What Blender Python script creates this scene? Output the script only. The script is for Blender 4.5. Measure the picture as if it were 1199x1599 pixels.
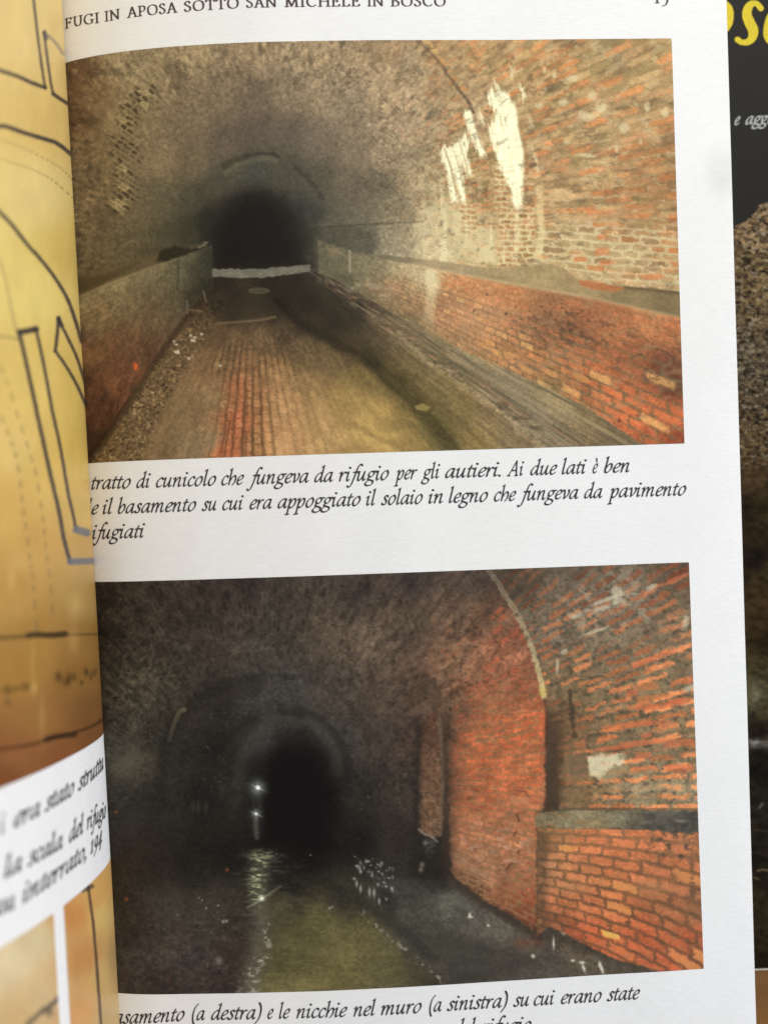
import bpy, math
import numpy as np

# ================================================================ camera, world, lights, exposure
for o in list(bpy.data.objects):
    bpy.data.objects.remove(o, do_unlink=True)
S = bpy.context.scene
COL = S.collection
MM = 0.001
D = 220.0                      # camera height above the page, millimetres
PXMM = 8.0                     # photograph pixels per millimetre on the page
CX, CY, W, H = 599.5, 799.5, 1199.0, 1599.0

cam_d = bpy.data.cameras.new('camera')
cam = bpy.data.objects.new('camera', cam_d); COL.objects.link(cam)
cam.location = (0, 0, D * MM); cam.rotation_euler = (0, 0, 0)
cam_d.sensor_fit = 'VERTICAL'; cam_d.sensor_height = 24.0
cam_d.lens = 24.0 * PXMM * D / H
cam_d.clip_start = 0.005; cam_d.clip_end = 20.0
cam_d.dof.use_dof = True; cam_d.dof.focus_distance = (D - 2.5) * MM
cam_d.dof.aperture_fstop = 4.1
S.camera = cam

world = bpy.data.worlds.new('World'); S.world = world; world.use_nodes = True
bg = world.node_tree.nodes['Background']
bg.inputs['Color'].default_value = (0.88, 0.96, 1.06, 1); bg.inputs['Strength'].default_value = 0.32

def area(name, loc, target, size, power, color):
    d = bpy.data.lights.new(name, 'AREA'); d.shape = 'RECTANGLE'; d.size, d.size_y = size
    d.energy = power; d.color = color
    o = bpy.data.objects.new(name, d); COL.objects.link(o)
    o.location = loc
    v = [target[i] - loc[i] for i in range(3)]
    n = math.sqrt(sum(c * c for c in v)); v = [c / n for c in v]
    rx = math.acos(-v[2]); rz = math.atan2(v[0], -v[1])
    o.rotation_euler = (rx, 0, rz + math.pi) if False else (0, 0, 0)
    from mathutils import Vector
    o.rotation_euler = Vector(v).to_track_quat('-Z', 'Y').to_euler()
    return o
area('window_light', (0.16, 0.42, 0.40), (0.0, 0.06, 0.0), (0.5, 0.35), 2.85, (1.0, 0.965, 0.865))
area('side_fill_light', (0.62, -0.16, 0.27), (-0.04, -0.04, 0.01), (0.6, 0.4), 3.5, (0.965, 0.965, 1.02))  # added fill from the low right, brightens the steep left page

S.view_settings.view_transform = 'Standard'; S.view_settings.look = 'None'
S.view_settings.exposure = 0.0; S.view_settings.gamma = 1.0; S.view_settings.use_curve_mapping = False
S.render.engine = 'CYCLES'
# ---------------------------------------------------------------- painting of the printed pictures (ink colours)
def hsh(ix, iy, seed):
    x = (ix.astype(np.int64) * 374761393 + iy.astype(np.int64) * 668265263 + seed * 1274126177) & 0xffffffff
    x = ((x ^ (x >> 13)) * 1274126177) & 0xffffffff
    x = ((x ^ (x >> 15)) * 2246822519) & 0xffffffff
    return ((x ^ (x >> 16)) & 0xffffff) / float(0xffffff)

def vnoise(x, y, seed=0):
    fx, fy = np.floor(x), np.floor(y)
    tx, ty = x - fx, y - fy
    tx = tx * tx * (3 - 2 * tx); ty = ty * ty * (3 - 2 * ty)
    a = hsh(fx, fy, seed); b = hsh(fx + 1, fy, seed)
    c = hsh(fx, fy + 1, seed); d = hsh(fx + 1, fy + 1, seed)
    return (a + (b - a) * tx) * (1 - ty) + (c + (d - c) * tx) * ty

def fbm(x, y, seed=0, octv=4, gain=0.55):
    s = 0; a = 1.0; t = 0
    for k in range(octv):
        s = s + a * vnoise(x * 2 ** k, y * 2 ** k, seed + 17 * k); t += a; a *= gain
    return s / t * 2 - 1          # about -1..1

def sstep(e0, e1, x):
    t = np.clip((x - e0) / (e1 - e0), 0, 1)
    return t * t * (3 - 2 * t)

def seg_dist(X, Y, pts, width=None):
    """distance to a polyline; also the parameter (0..1) of the nearest spot"""
    best = np.full(X.shape, 1e9); par = np.zeros(X.shape)
    n = len(pts) - 1
    for i in range(n):
        (x0, y0), (x1, y1) = pts[i][:2], pts[i + 1][:2]
        dx, dy = x1 - x0, y1 - y0
        L = dx * dx + dy * dy + 1e-9
        t = np.clip(((X - x0) * dx + (Y - y0) * dy) / L, 0, 1)
        d = np.hypot(X - x0 - t * dx, Y - y0 - t * dy)
        k = d < best
        best = np.where(k, d, best); par = np.where(k, (i + t) / n, par)
    return best, par

def poly(X, Y, pts, soft=1.5, rough=0.0, rs=6.0, seed=5):
    """soft mask of a polygon"""
    if rough:
        X = X + rough * fbm(X / rs, Y / rs, seed, 3)
        Y = Y + rough * fbm(X / rs + 31.7, Y / rs, seed + 3, 3)
    ins = np.zeros(X.shape, bool)
    n = len(pts)
    for i in range(n):
        (x0, y0), (x1, y1) = pts[i], pts[(i + 1) % n]
        c = ((y0 > Y) != (y1 > Y)) & (X < (x1 - x0) * (Y - y0) / (y1 - y0 + 1e-12) + x0)
        ins ^= c
    d, _ = seg_dist(X, Y, list(pts) + [pts[0]])
    sd = np.where(ins, d, -d)
    return sstep(-soft, soft, sd)

def field(X, Y, P, power=3.0, asp=1.0):
    """smooth colour through hand-read spots"""
    num = np.zeros(X.shape + (3,)); den = np.zeros(X.shape)
    for (x, y, r, g, b) in P:
        d2 = ((X - x) ** 2 + ((Y - y) * asp) ** 2) + 90.0
        w = 1.0 / d2 ** (power / 2)
        den += w
        num[..., 0] += w * r; num[..., 1] += w * g; num[..., 2] += w * b
    return num / den[..., None]

def mixc(C, col, m):
    m = np.clip(m, 0, 1)[..., None]
    return C * (1 - m) + np.asarray(col, float) * m

def bricks(u, v, seed, mort_u=0.08, mort_v=0.16, jit=0.15, soft=0.08):
    """running bond in brick units: (brick mask, tone hash, second hash)"""
    r = np.floor(v)
    fv = v - r
    uu = u + 0.5 * (r % 2) + jit * (hsh(r, r * 0, seed + 9) - .5)
    c = np.floor(uu)
    fu = uu - c
    eu = np.minimum(fu, 1 - fu); ev = np.minimum(fv, 1 - fv)
    m = sstep(mort_u - soft * .6, mort_u + soft * .6, eu) * sstep(mort_v - soft * 1.4, mort_v + soft * 1.4, ev)
    return m, hsh(c, r, seed), hsh(c, r, seed + 77)

def desat(C, k, lift=0.0):
    L = (C @ np.array([.3, .55, .15]))[..., None]
    return L + (C - L) * k + lift

def paint_upper(X, Y):
    na, nb_ = fbm(X / 6, Y / 5, 501, 3), fbm(X / 6 + 9, Y / 5, 503, 3)
    sm = fbm(X / 3.2, Y / 2.6, 505, 2)
    VX, VY = 395.0, 356.0
    dx, dy = X - VX, Y - VY
    r = np.hypot(dx, dy) + 1e-3
    th = np.arctan2(dy, dx)
    # ---------------- the vault
    P = [(115,110,100,78,58),(125,190,98,76,55),(150,150,122,98,72),(200,100,138,120,93),(300,80,148,126,97),(400,78,148,124,97),(500,80,152,128,100),(600,80,152,124,94),
      (640,105,146,124,100),(690,75,152,118,84),(760,80,158,120,84),(850,80,158,118,80),(950,90,156,122,84),(1030,100,150,116,80),
      (130,220,118,96,70),(190,190,134,114,84),(230,140,134,116,88),(270,150,126,106,82),(300,190,112,95,76),(350,145,118,100,80),(400,165,98,84,71),(450,145,122,104,84),(500,145,140,120,95),(550,170,134,115,93),(600,150,156,131,103),(650,185,154,131,110),(700,140,146,116,90),(720,190,150,122,96),
      (850,170,152,118,82),(950,180,158,122,88),(1030,200,150,112,78),(130,290,116,96,72),(180,280,124,104,78),(250,250,124,105,80),(300,250,104,89,70),(350,220,92,79,66),(400,210,86,74,65),(450,215,90,79,68),(500,220,108,94,80),(550,240,118,102,84),(600,240,142,121,97),(640,230,156,136,112),
      (850,260,166,124,90),(950,250,162,122,88),(1040,280,152,104,68),(130,340,110,92,70),(200,330,104,90,69),(250,310,92,82,64),(300,320,70,65,52),(350,275,74,68,58),(400,265,68,66,58),(450,270,72,68,58),(500,280,82,75,63),(550,290,98,87,72),(590,290,96,86,70),(620,320,118,106,86),(655,290,160,140,112),(680,330,176,156,126),
      (850,320,168,130,96),(950,330,166,120,84),(1040,350,160,106,70),(130,400,104,90,68),(200,385,92,81,61),(260,375,76,69,53),(300,372,58,54,42),(320,340,46,44,36),(330,370,42,40,33),(400,330,30,28,27),(480,330,60,58,52),(520,370,84,79,67),(560,375,96,90,76),(620,375,140,127,106),(690,390,190,170,138),(740,380,186,162,126),(790,370,172,140,100),
      (850,390,176,146,110),(900,400,170,136,100),(960,400,164,130,96),(1040,430,158,130,98),(150,430,98,84,62),(230,405,86,75,55),(760,260,150,115,80),(780,330,160,122,84),(740,300,148,110,78)]
    C = field(X, Y, P, 3.6)
    wob = 2.0 * fbm(X / 22, Y / 22, 3, 3)
    u = 6900.0 / (r + wob); v = th * 46 + 0.16 * fbm(X / 17, Y / 17, 8, 3)
    bm, h1, h2 = bricks(u, v, 11, .07, .14, .3, .1)
    right = sstep(560, 760, X)
    vis = sstep(120, 300, r)
    # tone of each brick, mortar between
    bm, h1, h2 = bricks(u * 1.1 + .26 * na, v + .20 * nb_, 11, .08, .18, .7, .15)
    amp = (0.21 - .03 * right) * vis * (.5 + .7 * sstep(-.3, .4, fbm(X / 40, Y / 34, 27, 3)))
    C = C * (1 + amp[..., None] * ((h1 - .5) * 1.5)[..., None])
    red = (sstep(.55, .95, h2 + .3 * na) * right * vis * bm * (0.15 + .6 * sstep(-.1, .5, fbm(X / 45, Y / 45, 21, 3))))
    redc = np.stack([198 + 0 * X, 112 + 12 * h1, 66 + 10 * h1], -1)
    C = C * (1 - red[..., None] * .75) + redc * (red * .75)[..., None]
    mort = (1 - bm) * vis * (.4 + .9 * sstep(-.3, .4, fbm(X / 14, Y / 12, 25, 3)))
    mc = np.where(right[..., None] > .5, np.array([158., 136., 104.]), np.array([120., 104., 80.]))
    C = C * (1 - (mort * .42 * (0.75 + right * .25))[..., None]) + (mc * 0.5 + C * .48) * (mort * .42 * (0.75 + right * .25))[..., None]
    # grain that runs to the far end of the tunnel
    st = fbm(u * 1.1, v * 0.9, 31, 4)
    st2 = fbm(X / 5, Y / 5, 33, 3); st3 = fbm(X / 26, Y / 26, 35, 4)
    st4 = fbm(u * 2.6, v * 1.5, 37, 3)
    C = C * (1 + ((0.12 + .07 * right) * st * sstep(60, 250, r) + (0.09 - .05 * right) * st2 + 0.09 * st3 + (.10 + .12 * right) * st4 * sstep(90, 260, r) + (.10 - .05 * right) * sm)[..., None])
    k = sstep(.25, .55, st4) * right; C = mixc(C, (188, 158, 118), k * .30)
    k = sstep(.22, .5, -st4) * right; C = mixc(C, (104, 82, 54), k * .34)
    k = sstep(.2, .5, fbm(X / 22, Y / 18, 39, 3)) * right; C = mixc(C, (146, 126, 90), k * .38)
    rb, p1, p2 = bricks(7600.0 / (r + 3 * st3) + .16 * na, th * 45 + .10 * st3 + .17 * nb_, 13, .045, .13, .9, .13)
    pal = np.where((p1 < .30)[..., None], np.array([196., 122., 76.]), np.where((p1 < .62)[..., None], np.array([184., 148., 106.]), np.where((p1 < .82)[..., None], np.array([142., 118., 80.]), np.array([170., 130., 94.]))))
    pal = pal * (.92 + .16 * p2)[..., None] * (1 + .10 * st2 + .07 * sm + .08 * st3)[..., None]
    wgt = right * sstep(.0, .3, right) * (.34 + .36 * sstep(-.35, .35, fbm(X / 36, Y / 30, 28, 3)))
    C = C * (1 - (wgt * rb)[..., None]) + pal * (wgt * rb)[..., None]
    C = mixc(C, (134, 112, 80), right * (1 - rb) * .30)
    C = mixc(C, (206, 182, 144), right * (1 - rb) * sstep(.12, .45, fbm(X / 15, Y / 11, 30, 3)) * .5)
    # pale lime spots, dark holes
    k = sstep(.30, .55, fbm(X / 6, Y / 5, 41, 2)) * sstep(.05, .5, fbm(X / 55, Y / 55, 43, 2)) * vis
    C = mixc(C, (192, 170, 138), k * .5)
    k = sstep(.34, .6, fbm(u * 1.5, v * .7, 47, 2)) * sstep(0.0, .5, fbm(X / 60, Y / 60, 49, 2)) * vis
    C = mixc(C, (78, 64, 50), k * .5)
    # orange-brown stain in the corner
    k = np.exp(-((X - 112) / 28) ** 2 - ((Y - 150) / 60) ** 2)
    C = mixc(C, (104, 66, 42), k * .6 * (0.6 + .6 * st3))
    # patch of missing bricks on the left
    d, t = seg_dist(X, Y, [(228, 148), (212, 165), (200, 190), (192, 225), (200, 260), (196, 300), (188, 312)])
    bl = sstep(30, 8, d + 9 * fbm(X / 14, Y / 14, 51, 2))
    ca, sa = .82, .57
    uu = ((X - 190) * ca + (Y - 200) * sa) / 12.5; vv = (-(X - 190) * sa + (Y - 200) * ca) / 6.6
    b2, g1, g2 = bricks(uu * .9 + .35 * na, vv * .85 + .34 * nb_, 15, .1, .18, .6, .22)
    C = C * (1 - .18 * bl)[..., None]; C = mixc(C, (58, 46, 34), bl * b2 * sstep(.45, .7, g1 + .2 * na) * .8)
    C = mixc(C, (176, 154, 114), bl * (1 - b2) * .4 + bl * sstep(.75, .9, g2) * .5)
    for (x, y, a, b, s) in [(272,105,10,12,.5),(278,135,5,8,.5),(282,118,6,10,.55),(352,82,4,9,.5),(408,78,3,8,.55),(485,92,4,10,.5),(390,122,3,14,.3),(140,262,6,13,.5),(154,272,4,12,.5),(160,345,8,14,.5),(175,330,8,6,.35),(137,332,6,3,.5),(270,365,16,20,.4),(648,238,15,14,.28),(232,392,30,10,.3)]:
        k = np.exp(-((X - x) / a) ** 2 - ((Y - y) / b) ** 2) * (.75 + .5 * st2)
        C = mixc(C, (52, 44, 34), k * s)
    # far arches
    d, t = seg_dist(X, Y, [(350, 261), (360, 253), (374, 248), (392, 243)])
    C = mixc(C, (56, 51, 41), sstep(9, 1, d + 5 * st2) * .6)
    d, t = seg_dist(X, Y, [(385, 244), (405, 239), (425, 240), (436, 246)])
    C = mixc(C, (48, 46, 39), sstep(4, .6, d + 3 * st2) * .65)
    d, t = seg_dist(X, Y, [(352, 270), (368, 258), (395, 250), (420, 248), (432, 252)])
    C = mixc(C, (104, 98, 78), sstep(6, 1, d) * .45)
    d, t = seg_dist(X, Y, [(462, 262), (478, 275), (492, 292), (502, 309)])
    C = mixc(C, (52, 49, 42), sstep(7, 1, d + 4 * st2) * .55)
    # lit dark throat
    k = poly(X, Y, [(318,425),(316,380),(322,350),(334,325),(355,306),(382,296),(410,295),(440,303),(462,320),(478,345),(486,372),(490,425)], 19, 9, 13)
    C = mixc(C, (36, 32, 29), k * .93)
    k = poly(X, Y, [(338,422),(338,372),(350,338),(372,318),(402,311),(432,322),(450,345),(456,380),(470,420)], 20, 8, 12)
    C = mixc(C, (24, 20, 18), k * .85)
    d, t = seg_dist(X, Y, [(452, 318), (474, 345), (483, 372), (486, 405)])
    C = mixc(C, (46, 44, 38), sstep(9, 2, d) * .4)
    # a crack over the vault with bricks along it
    d, t = seg_dist(X, Y, [(652, 62), (672, 82), (688, 100), (700, 118), (716, 138), (730, 158), (738, 176)])
    C = mixc(C, (84, 64, 50), sstep(4.5, 1.0, d + 2 * st2) * (.35 + .5 * t))
    d, t = seg_dist(X + 2 * st2, Y, [(664, 62), (676, 76), (690, 92)])
    C = mixc(C, (196, 150, 98), sstep(5, 2, d) * sstep(.3, .45, vnoise(Y / 5, X * 0, 61)) * .75)
    d, t = seg_dist(X + 2 * st2, Y, [(692, 96), (712, 124), (728, 144)])
    C = mixc(C, (176, 120, 76), sstep(5, 2, d) * sstep(.4, .5, vnoise(Y / 4, X * 0, 62)) * .7)
    # plastered lower part of the right wall
    k = poly(X, Y, [(600,352),(660,330),(700,300),(760,330),(790,345),(1060,352),(1062,462),(960,444),(820,420),(700,410),(600,398)], 12, 8, 20)
    pl = sstep(-.25, .35, fbm(X / 30, Y / 22, 71, 4) + .25 * sstep(860, 700, X))
    C = mixc(C, (196, 172, 134), k * pl * .5 * sstep(640, 700, X))
    u3 = X / 30 + .25 * st3 + .25 * na; v3 = (Y - .06 * X) / 11.5 + .25 * st3 + .25 * nb_
    b3, q1, q2 = bricks(u3, v3, 19, .09, .17, .4, .1)
    lo = k * sstep(770, 830, X + 20 * st3)
    C = mixc(C, (206, 184, 146), lo * (1 - b3) * .5)
    C = mixc(C, (150, 116, 82), lo * b3 * .3)
    C = mixc(C, (198, 110, 62), lo * b3 * sstep(.78, .9, q1) * .65)
    C = mixc(C, (120, 92, 66), lo * b3 * sstep(.75, .9, q2) * .5)
    for (x, y, a, b) in [(938,331,24,4),(1052,340,10,5),(940,393,12,6),(940,370,9,4),(947,410,12,4),(1020,432,16,5),(905,405,10,4)]:
        C = mixc(C, (196, 108, 66), sstep(1.2, .75, (((X - x) / a) ** 4 + (np.abs(Y - y + .05 * (X - x)) / b) ** 4) ** .25 + .25 * na) * .72 * (.8 + .4 * sm))
    # bare bricks under the white streaks
    for (xa, xb, ya, yb) in [(779, 832, 325, 418), (716, 742, 318, 362), (772, 792, 255, 330)]:
        kk = poly(X, Y, [(xa, ya), (xb, ya), (xb + 3, yb), (xa - 3, yb)], 3, 5, 9)
        bb, e1, e2 = bricks((X - xa) / 17 + .25 * na, (Y - ya) / 8.6 + .28 * nb_, 23, .1, .2, .4, .15)
        C = mixc(C, (206, 184, 140), kk * (1 - bb) * .7)
        bc = np.stack([138 + 44 * e1, 100 + 30 * e1 - 10 * e2, 62 + 28 * e1], -1) * (1 + .14 * sm)[..., None]
        C = C * (1 - (kk * bb * .7)[..., None]) + bc * (kk * bb * .7)[..., None]
    d, t = seg_dist(X + 3 * st3, Y, [(838, 240), (842, 300), (846, 360), (838, 415)])
    C = mixc(C, (222, 200, 152), sstep(9, 2, d) * sstep(.1, .5, t) * .5)
    # lime-washed left side of it
    k = poly(X, Y, [(600,358),(650,338),(690,318),(745,356),(772,346),(776,415),(700,409),(640,400)], 9, 9, 16)
    C = mixc(C, (206, 186, 150), k * (.25 + .45 * sstep(-.3, .4, fbm(X / 13, Y / 20, 73, 3))) * sstep(600, 690, X))
    # vertical lime runs
    rn = vnoise(X / 6.5, Y / 90, 75)
    C = mixc(C, (230, 212, 172), sstep(.62, .85, rn) * sstep(640, 690, X) * sstep(870, 780, X) * sstep(255, 330, Y) * sstep(425, 395, Y) * .5)
    # thick white paint streaks
    W = [[(762,196),(771,190),(775,178),(768,170),(761,160),(760,147),(766,139),(773,146),(781,139),(792,149),(798,160),(803,172),(807,190),(813,212),(817,235),(819,262),(816,292),(813,321),(806,329),(801,322),(799,300),(793,286),(780,259),(773,236),(766,218)],
         [(723,180),(735,173),(740,190),(744,206),(751,226),(757,243),(752,252),(746,240),(738,225),(730,205)],
         [(686,231),(700,225),(714,219),(727,209),(733,222),(729,239),(733,262),(735,278),(730,279),(724,262),(720,250),(724,282),(727,312),(722,318),(716,300),(709,272),(712,296),(714,318),(707,318),(703,298),(697,268),(690,248)],
         [(812,136),(817,134),(822,154),(817,158)],[(771,124),(776,123),(783,140),(778,143)],[(793,100),(801,99),(805,118),(797,120)],[(744,172),(749,172),(756,196),(752,200),(746,186)],[(822,176),(828,174),(832,196),(827,200)],[(830,232),(835,232),(843,262),(838,266)]]
    for i, w in enumerate(W):
        jx = 2.4 * fbm(X / 5, Y / 14, 83 + i, 2)
        k = poly(X + jx + 1.6 * sm, Y + 16 * (vnoise(X / 3.2, Y / 60, 85) - .5), w, 3.6, 2.0, 4)
        hole = sstep(.18, .6, fbm((X - .22 * (Y - 250)) / 3.4, Y / 38, 90 + i, 3))
        a = [.97, .93, .93, .8, .75, .45, .6, .4, .45][i]
        tone = 229 + 14 * fbm(X / 4, Y / 30, 95, 3)
        wc = np.stack([tone + 8, tone - 2, tone - 32], -1)
        m = (k * a * (1 - .34 * hole) * (.95 + .10 * sm))[..., None]
        C = C * (1 - m) + wc * m
    for gp in [[(705, 226), (716, 258), (723, 292)], [(716, 220), (726, 250), (731, 276)]]:
        d, t = seg_dist(X + 1.5 * sm, Y, gp); C = mixc(C, (168, 138, 98), sstep(2.4, .5, d) * .75 * (.35 + .65 * t))
    d, t = seg_dist(X, Y, [(694, 232), (704, 262), (712, 300)])
    C = mixc(C, (150, 118, 82), sstep(2.2, .6, d) * .6)
    d, t = seg_dist(X, Y, [(810, 195), (820, 235), (822, 270)])
    C = mixc(C, (140, 96, 60), sstep(3.5, 1, np.abs(d - 1)) * .45)
    # whitish flakes on the right part
    for (x, y, a, b) in [(915,182,13,8),(938,168,8,7),(924,150,9,6),(975,200,9,8),(1038,176,6,6),(893,122,9,5),(866,118,4,4),(850,110,3,6),(962,232,3,7),(1000,222,3,4),(880,160,8,5),(842,165,8,4),(1010,168,4,9),(918,243,12,4)]:
        k = sstep(1.3, .6, np.hypot((X - x) / a, (Y - y) / b) + .55 * fbm(X / 6, Y / 6, 101, 3))
        C = mixc(C, (206, 184, 150), k * .62)
    C = C * (np.array([1.02, 1.05, 1.07]) * (1 - right[..., None]) + np.array([1.05, 1.10, 1.10]) * right[..., None])
    fl_ = sstep(.30, .6, fbm(u * 2.2, v * 1.4, 207, 2)) * vis; C = mixc(C, (196, 176, 146), fl_ * .28 * sstep(200, 330, r))
    fl_ = sstep(.30, .6, fbm(u * 2.0 + 40, v * 1.3, 209, 2)) * vis; C = mixc(C, (82, 68, 54), fl_ * .30)
    # ---------------- line of the springing and the ledge on the right
    d, t = seg_dist(X, Y, [(480, 356), (540, 352), (600, 349), (660, 346)])
    C = mixc(C, (66, 60, 50), sstep(2.4, .5, d + st2) * .6 * (1 - .5 * t))
    k = poly(X, Y, [(484,356),(560,352),(600,380),(580,398),(500,380)], 5, 4)
    C = C * (1 - .12 * k)[..., None]
    led = poly(X, Y, [(560,396),(640,402),(767,419),(815,416),(850,410),(880,418),(905,440),(976,447),(1064,456),(1066,497),(1000,482),(892,460),(788,442),(684,421),(580,401)], 2, 1.6, 9)
    lc = field(X, Y, [(600,399,118,108,86),(700,418,160,142,112),(800,430,158,138,102),(850,425,160,140,102),(900,452,156,134,98),(980,465,134,116,84),(1050,478,118,102,74)], 3)
    lc = lc * (1 + .1 * st2 + .08 * fbm(X / 30, Y / 7, 107, 3))[..., None]
    C = C * (1 - led[..., None]) + lc * led[..., None]
    k = poly(X, Y, [(903,437),(930,440),(978,450),(960,456),(925,452),(905,446)], 1.5, 1.5)
    C = mixc(C, (176, 104, 62), k * .75)
    d, t = seg_dist(X, Y, [(976, 449), (1020, 453), (1062, 458)])
    C = mixc(C, (84, 66, 48), sstep(4, 1, d) * .5)
    # ---------------- left shelf and left low wall
    k = poly(X, Y, [(118,432),(205,406),(245,398),(322,378),(326,390),(240,418),(122,464)], 4, 2)
    C = mixc(C, (96, 82, 60), k * .5); 
    k = poly(X, Y, [(120,436),(170,428),(222,408),(180,432),(122,462)], 5, 2)
    C = mixc(C, (70, 58, 40), k * .6)
    k = poly(X, Y, [(250,392),(272,384),(300,390),(322,380),(316,392),(262,410),(244,408)], 3, 3)
    C = mixc(C, (38, 34, 26), k * .85)
    for (x, y) in [(318, 383), (312, 386), (322, 379)]:
        C = mixc(C, (140, 136, 120), np.exp(-((X - x) / 3.5) ** 2 - ((Y - y) / 1.8) ** 2) * .7)
    lw = poly(X, Y, [(118,466),(180,438),(240,416),(300,394),(332,382),(334,452),(318,468),(290,492),(258,540),(215,606),(180,662),(150,705),(132,726),(118,726)], 1.6, 1.5)
    wc = field(X, Y, [(125,475,134,114,86),(180,448,132,112,84),(240,422,118,102,76),(290,402,84,76,58),(150,500,124,96,68),(200,480,114,92,66),(250,445,96,82,61),(275,425,90,80,60),(310,420,56,53,43),(328,410,44,42,36),(325,450,40,36,29),
        (150,550,122,80,54),(200,530,112,74,50),(240,490,98,75,54),(270,470,84,70,52),(140,620,104,62,42),(170,600,112,64,42),(200,580,108,62,42),(230,545,88,58,42),(150,660,92,52,36),(180,640,84,46,33),(140,700,66,40,29),(160,685,58,36,26),(300,470,54,46,36)], 3.2)
    pv = dy / np.minimum(dx, -4.0); pu = 5200.0 / np.minimum(dx, -4.0)
    bm, h1, h2 = bricks(pu + .3 * na, -pv * 27 + .3 * nb_, 27, .06, .13, .3, .2)
    near = sstep(-90, -180, dx)
    wc = wc * (1 + near[..., None] * (.10 * (h1 - .5) - .10 * (1 - bm))[..., None]) * (1 + .10 * sm + .12 * st2 + .16 * fbm(pu * 1.4, pv * 20, 111, 3))[..., None]
    k = sstep(.15, .5, fbm(pu * .9, pv * 22, 113, 3)) * sstep(500, 560, Y + .35 * (X - 130)) * near
    wc = mixc(wc, (146, 84, 58), k * .34)
    k = sstep(.1, .5, fbm(X / 16, Y / 16, 115, 3)) * sstep(560, 600, Y)
    wc = mixc(wc, (60, 44, 36), k * .4)
    wc = desat(wc, .76) * np.array([1.10, 1.13, 1.08])
    C = C * (1 - lw[..., None]) + wc * lw[..., None]
    C = mixc(C, (226, 104, 48), poly(X, Y, [(208,571),(212,566),(216,568),(215,576),(210,578)], 2.2, 1.5) * .8)
    d, t = seg_dist(X, Y, [(122, 464), (180, 438), (240, 416), (278, 404)])
    C = mixc(C, (150, 130, 100), sstep(3.2, 1, d) * .5 * (1 - t * .6))
    d, t = seg_dist(X, Y, [(278, 406), (279, 432), (277, 452)])
    C = mixc(C, (58, 52, 42), sstep(3, .8, d) * .5)
    # ---------------- floor
    fl = poly(X, Y, [(334,450),(318,468),(290,492),(258,540),(215,606),(180,662),(150,705),(132,728),(1070,700),(1005,697),(913,633),(813,587),(747,558),(663,517),(580,469),(540,445),(500,425),(334,428)], 1.6, 1)
    f = field(X, Y, [(340,440,36,32,26),(360,470,44,38,30),(400,470,48,43,34),(420,445,34,30,25),(460,440,36,32,27),(490,432,44,41,35),(400,495,64,56,43),(360,495,52,44,34),(430,490,46,40,32),
        (345,520,82,68,48),(370,530,94,78,55),(410,530,98,82,58),(440,520,70,60,44),(390,570,116,90,62),(340,570,110,90,62),(330,620,126,108,76),(290,640,116,100,70),(265,690,112,96,68),(330,690,122,108,80),(300,700,116,104,76),
        (370,610,146,100,66),(372,660,158,98,64),(350,705,164,98,64),(400,620,142,106,70),(410,690,156,118,76),(430,580,132,106,70),(450,640,150,122,80),(440,700,160,130,86),(480,600,126,108,70),(500,660,146,124,80),(480,560,96,82,54),(510,700,156,134,86),
        (470,510,54,47,36),(500,520,56,49,37),(440,465,28,24,20),(480,470,34,30,25),(520,500,48,42,33),(540,540,78,68,46),(520,560,96,84,56),(500,540,84,74,50),(470,540,88,76,54),(560,590,104,92,54),(540,630,128,112,64),(590,650,146,128,72),(600,700,152,134,76),(560,700,150,132,78),
        (580,560,62,56,36),(620,590,76,69,40),(650,630,80,74,42),(680,670,82,77,44),(700,695,86,80,48),(630,660,112,100,56),(650,700,120,108,62),(640,560,98,88,58),(690,600,104,94,60),(720,640,108,97,60),(740,690,112,100,60),(600,530,84,76,54),
        (560,490,50,46,38),(540,470,60,56,47),(580,500,80,72,56),(620,520,104,94,70),(660,540,112,104,78),(720,570,120,112,84),(780,610,126,118,92),(830,650,118,112,88),(870,690,110,104,82),(760,650,118,104,72),(800,690,112,100,72),
        (860,620,128,116,84),(920,660,110,98,70),(960,690,98,88,64),(500,440,62,58,48)], 3.6)
    fy = np.maximum(dy, 20.0)
    fu = dx / fy; fv = 5200.0 / fy
    b1, g1, g2 = bricks(fv * 1.25 + .2 * na, fu * 21 + .10 * st3 + .10 * nb_, 33, .025, .15, .5, .13)
    nr = sstep(130, 210, dy) * sstep(-.42, -.2, fu + .1 * st3) * sstep(.88, .3, fu + .12 * st3) * (.45 + .55 * sstep(.34, .1, np.abs(fu + .03)))
    f = f * (1 + nr[..., None] * (.16 * (g1 - .5) - .30 * (1 - b1) * (.35 + .65 * sstep(-.2, .4, st3)))[..., None])
    ln = fbm(fu * 30, fv * .28, 121, 4); ln2 = fbm(fu * 90, fv * .8, 123, 3)
    f = f * (1 + (.13 * ln + .08 * ln2) [..., None] * sstep(90, 200, dy)[..., None]) * (1 + .12 * st2 + .08 * st3 + .10 * sm)[..., None]
    # orange run of clean bricks
    k = sstep(.085, .02, np.abs(fu + .07 + .05 * ln + .03 * sstep(250, 340, dy))) * sstep(150, 290, dy)
    f = mixc(f, (180, 110, 74), k * (.12 + .5 * g2) * b1 * (.8 + .4 * sm))
    k = nr * b1 * sstep(.8, .95, g2)
    f = mixc(f, (172, 150, 108), k * .28 * (.5 + sm))
    d, t = seg_dist(X, Y, [(371, 585), (362, 640), (350, 716)])
    f = mixc(f, (74, 52, 36), sstep(2.2, .6, d) * .6 * sstep(.25, .5, vnoise(Y / 18, Y * 0, 5)))
    d, t = seg_dist(X, Y, [(385, 575), (386, 640), (384, 712)])
    f = mixc(f, (80, 60, 42), sstep(2, .6, d) * .5 * sstep(.3, .5, vnoise(Y / 14, Y * 0, 6)))
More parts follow.
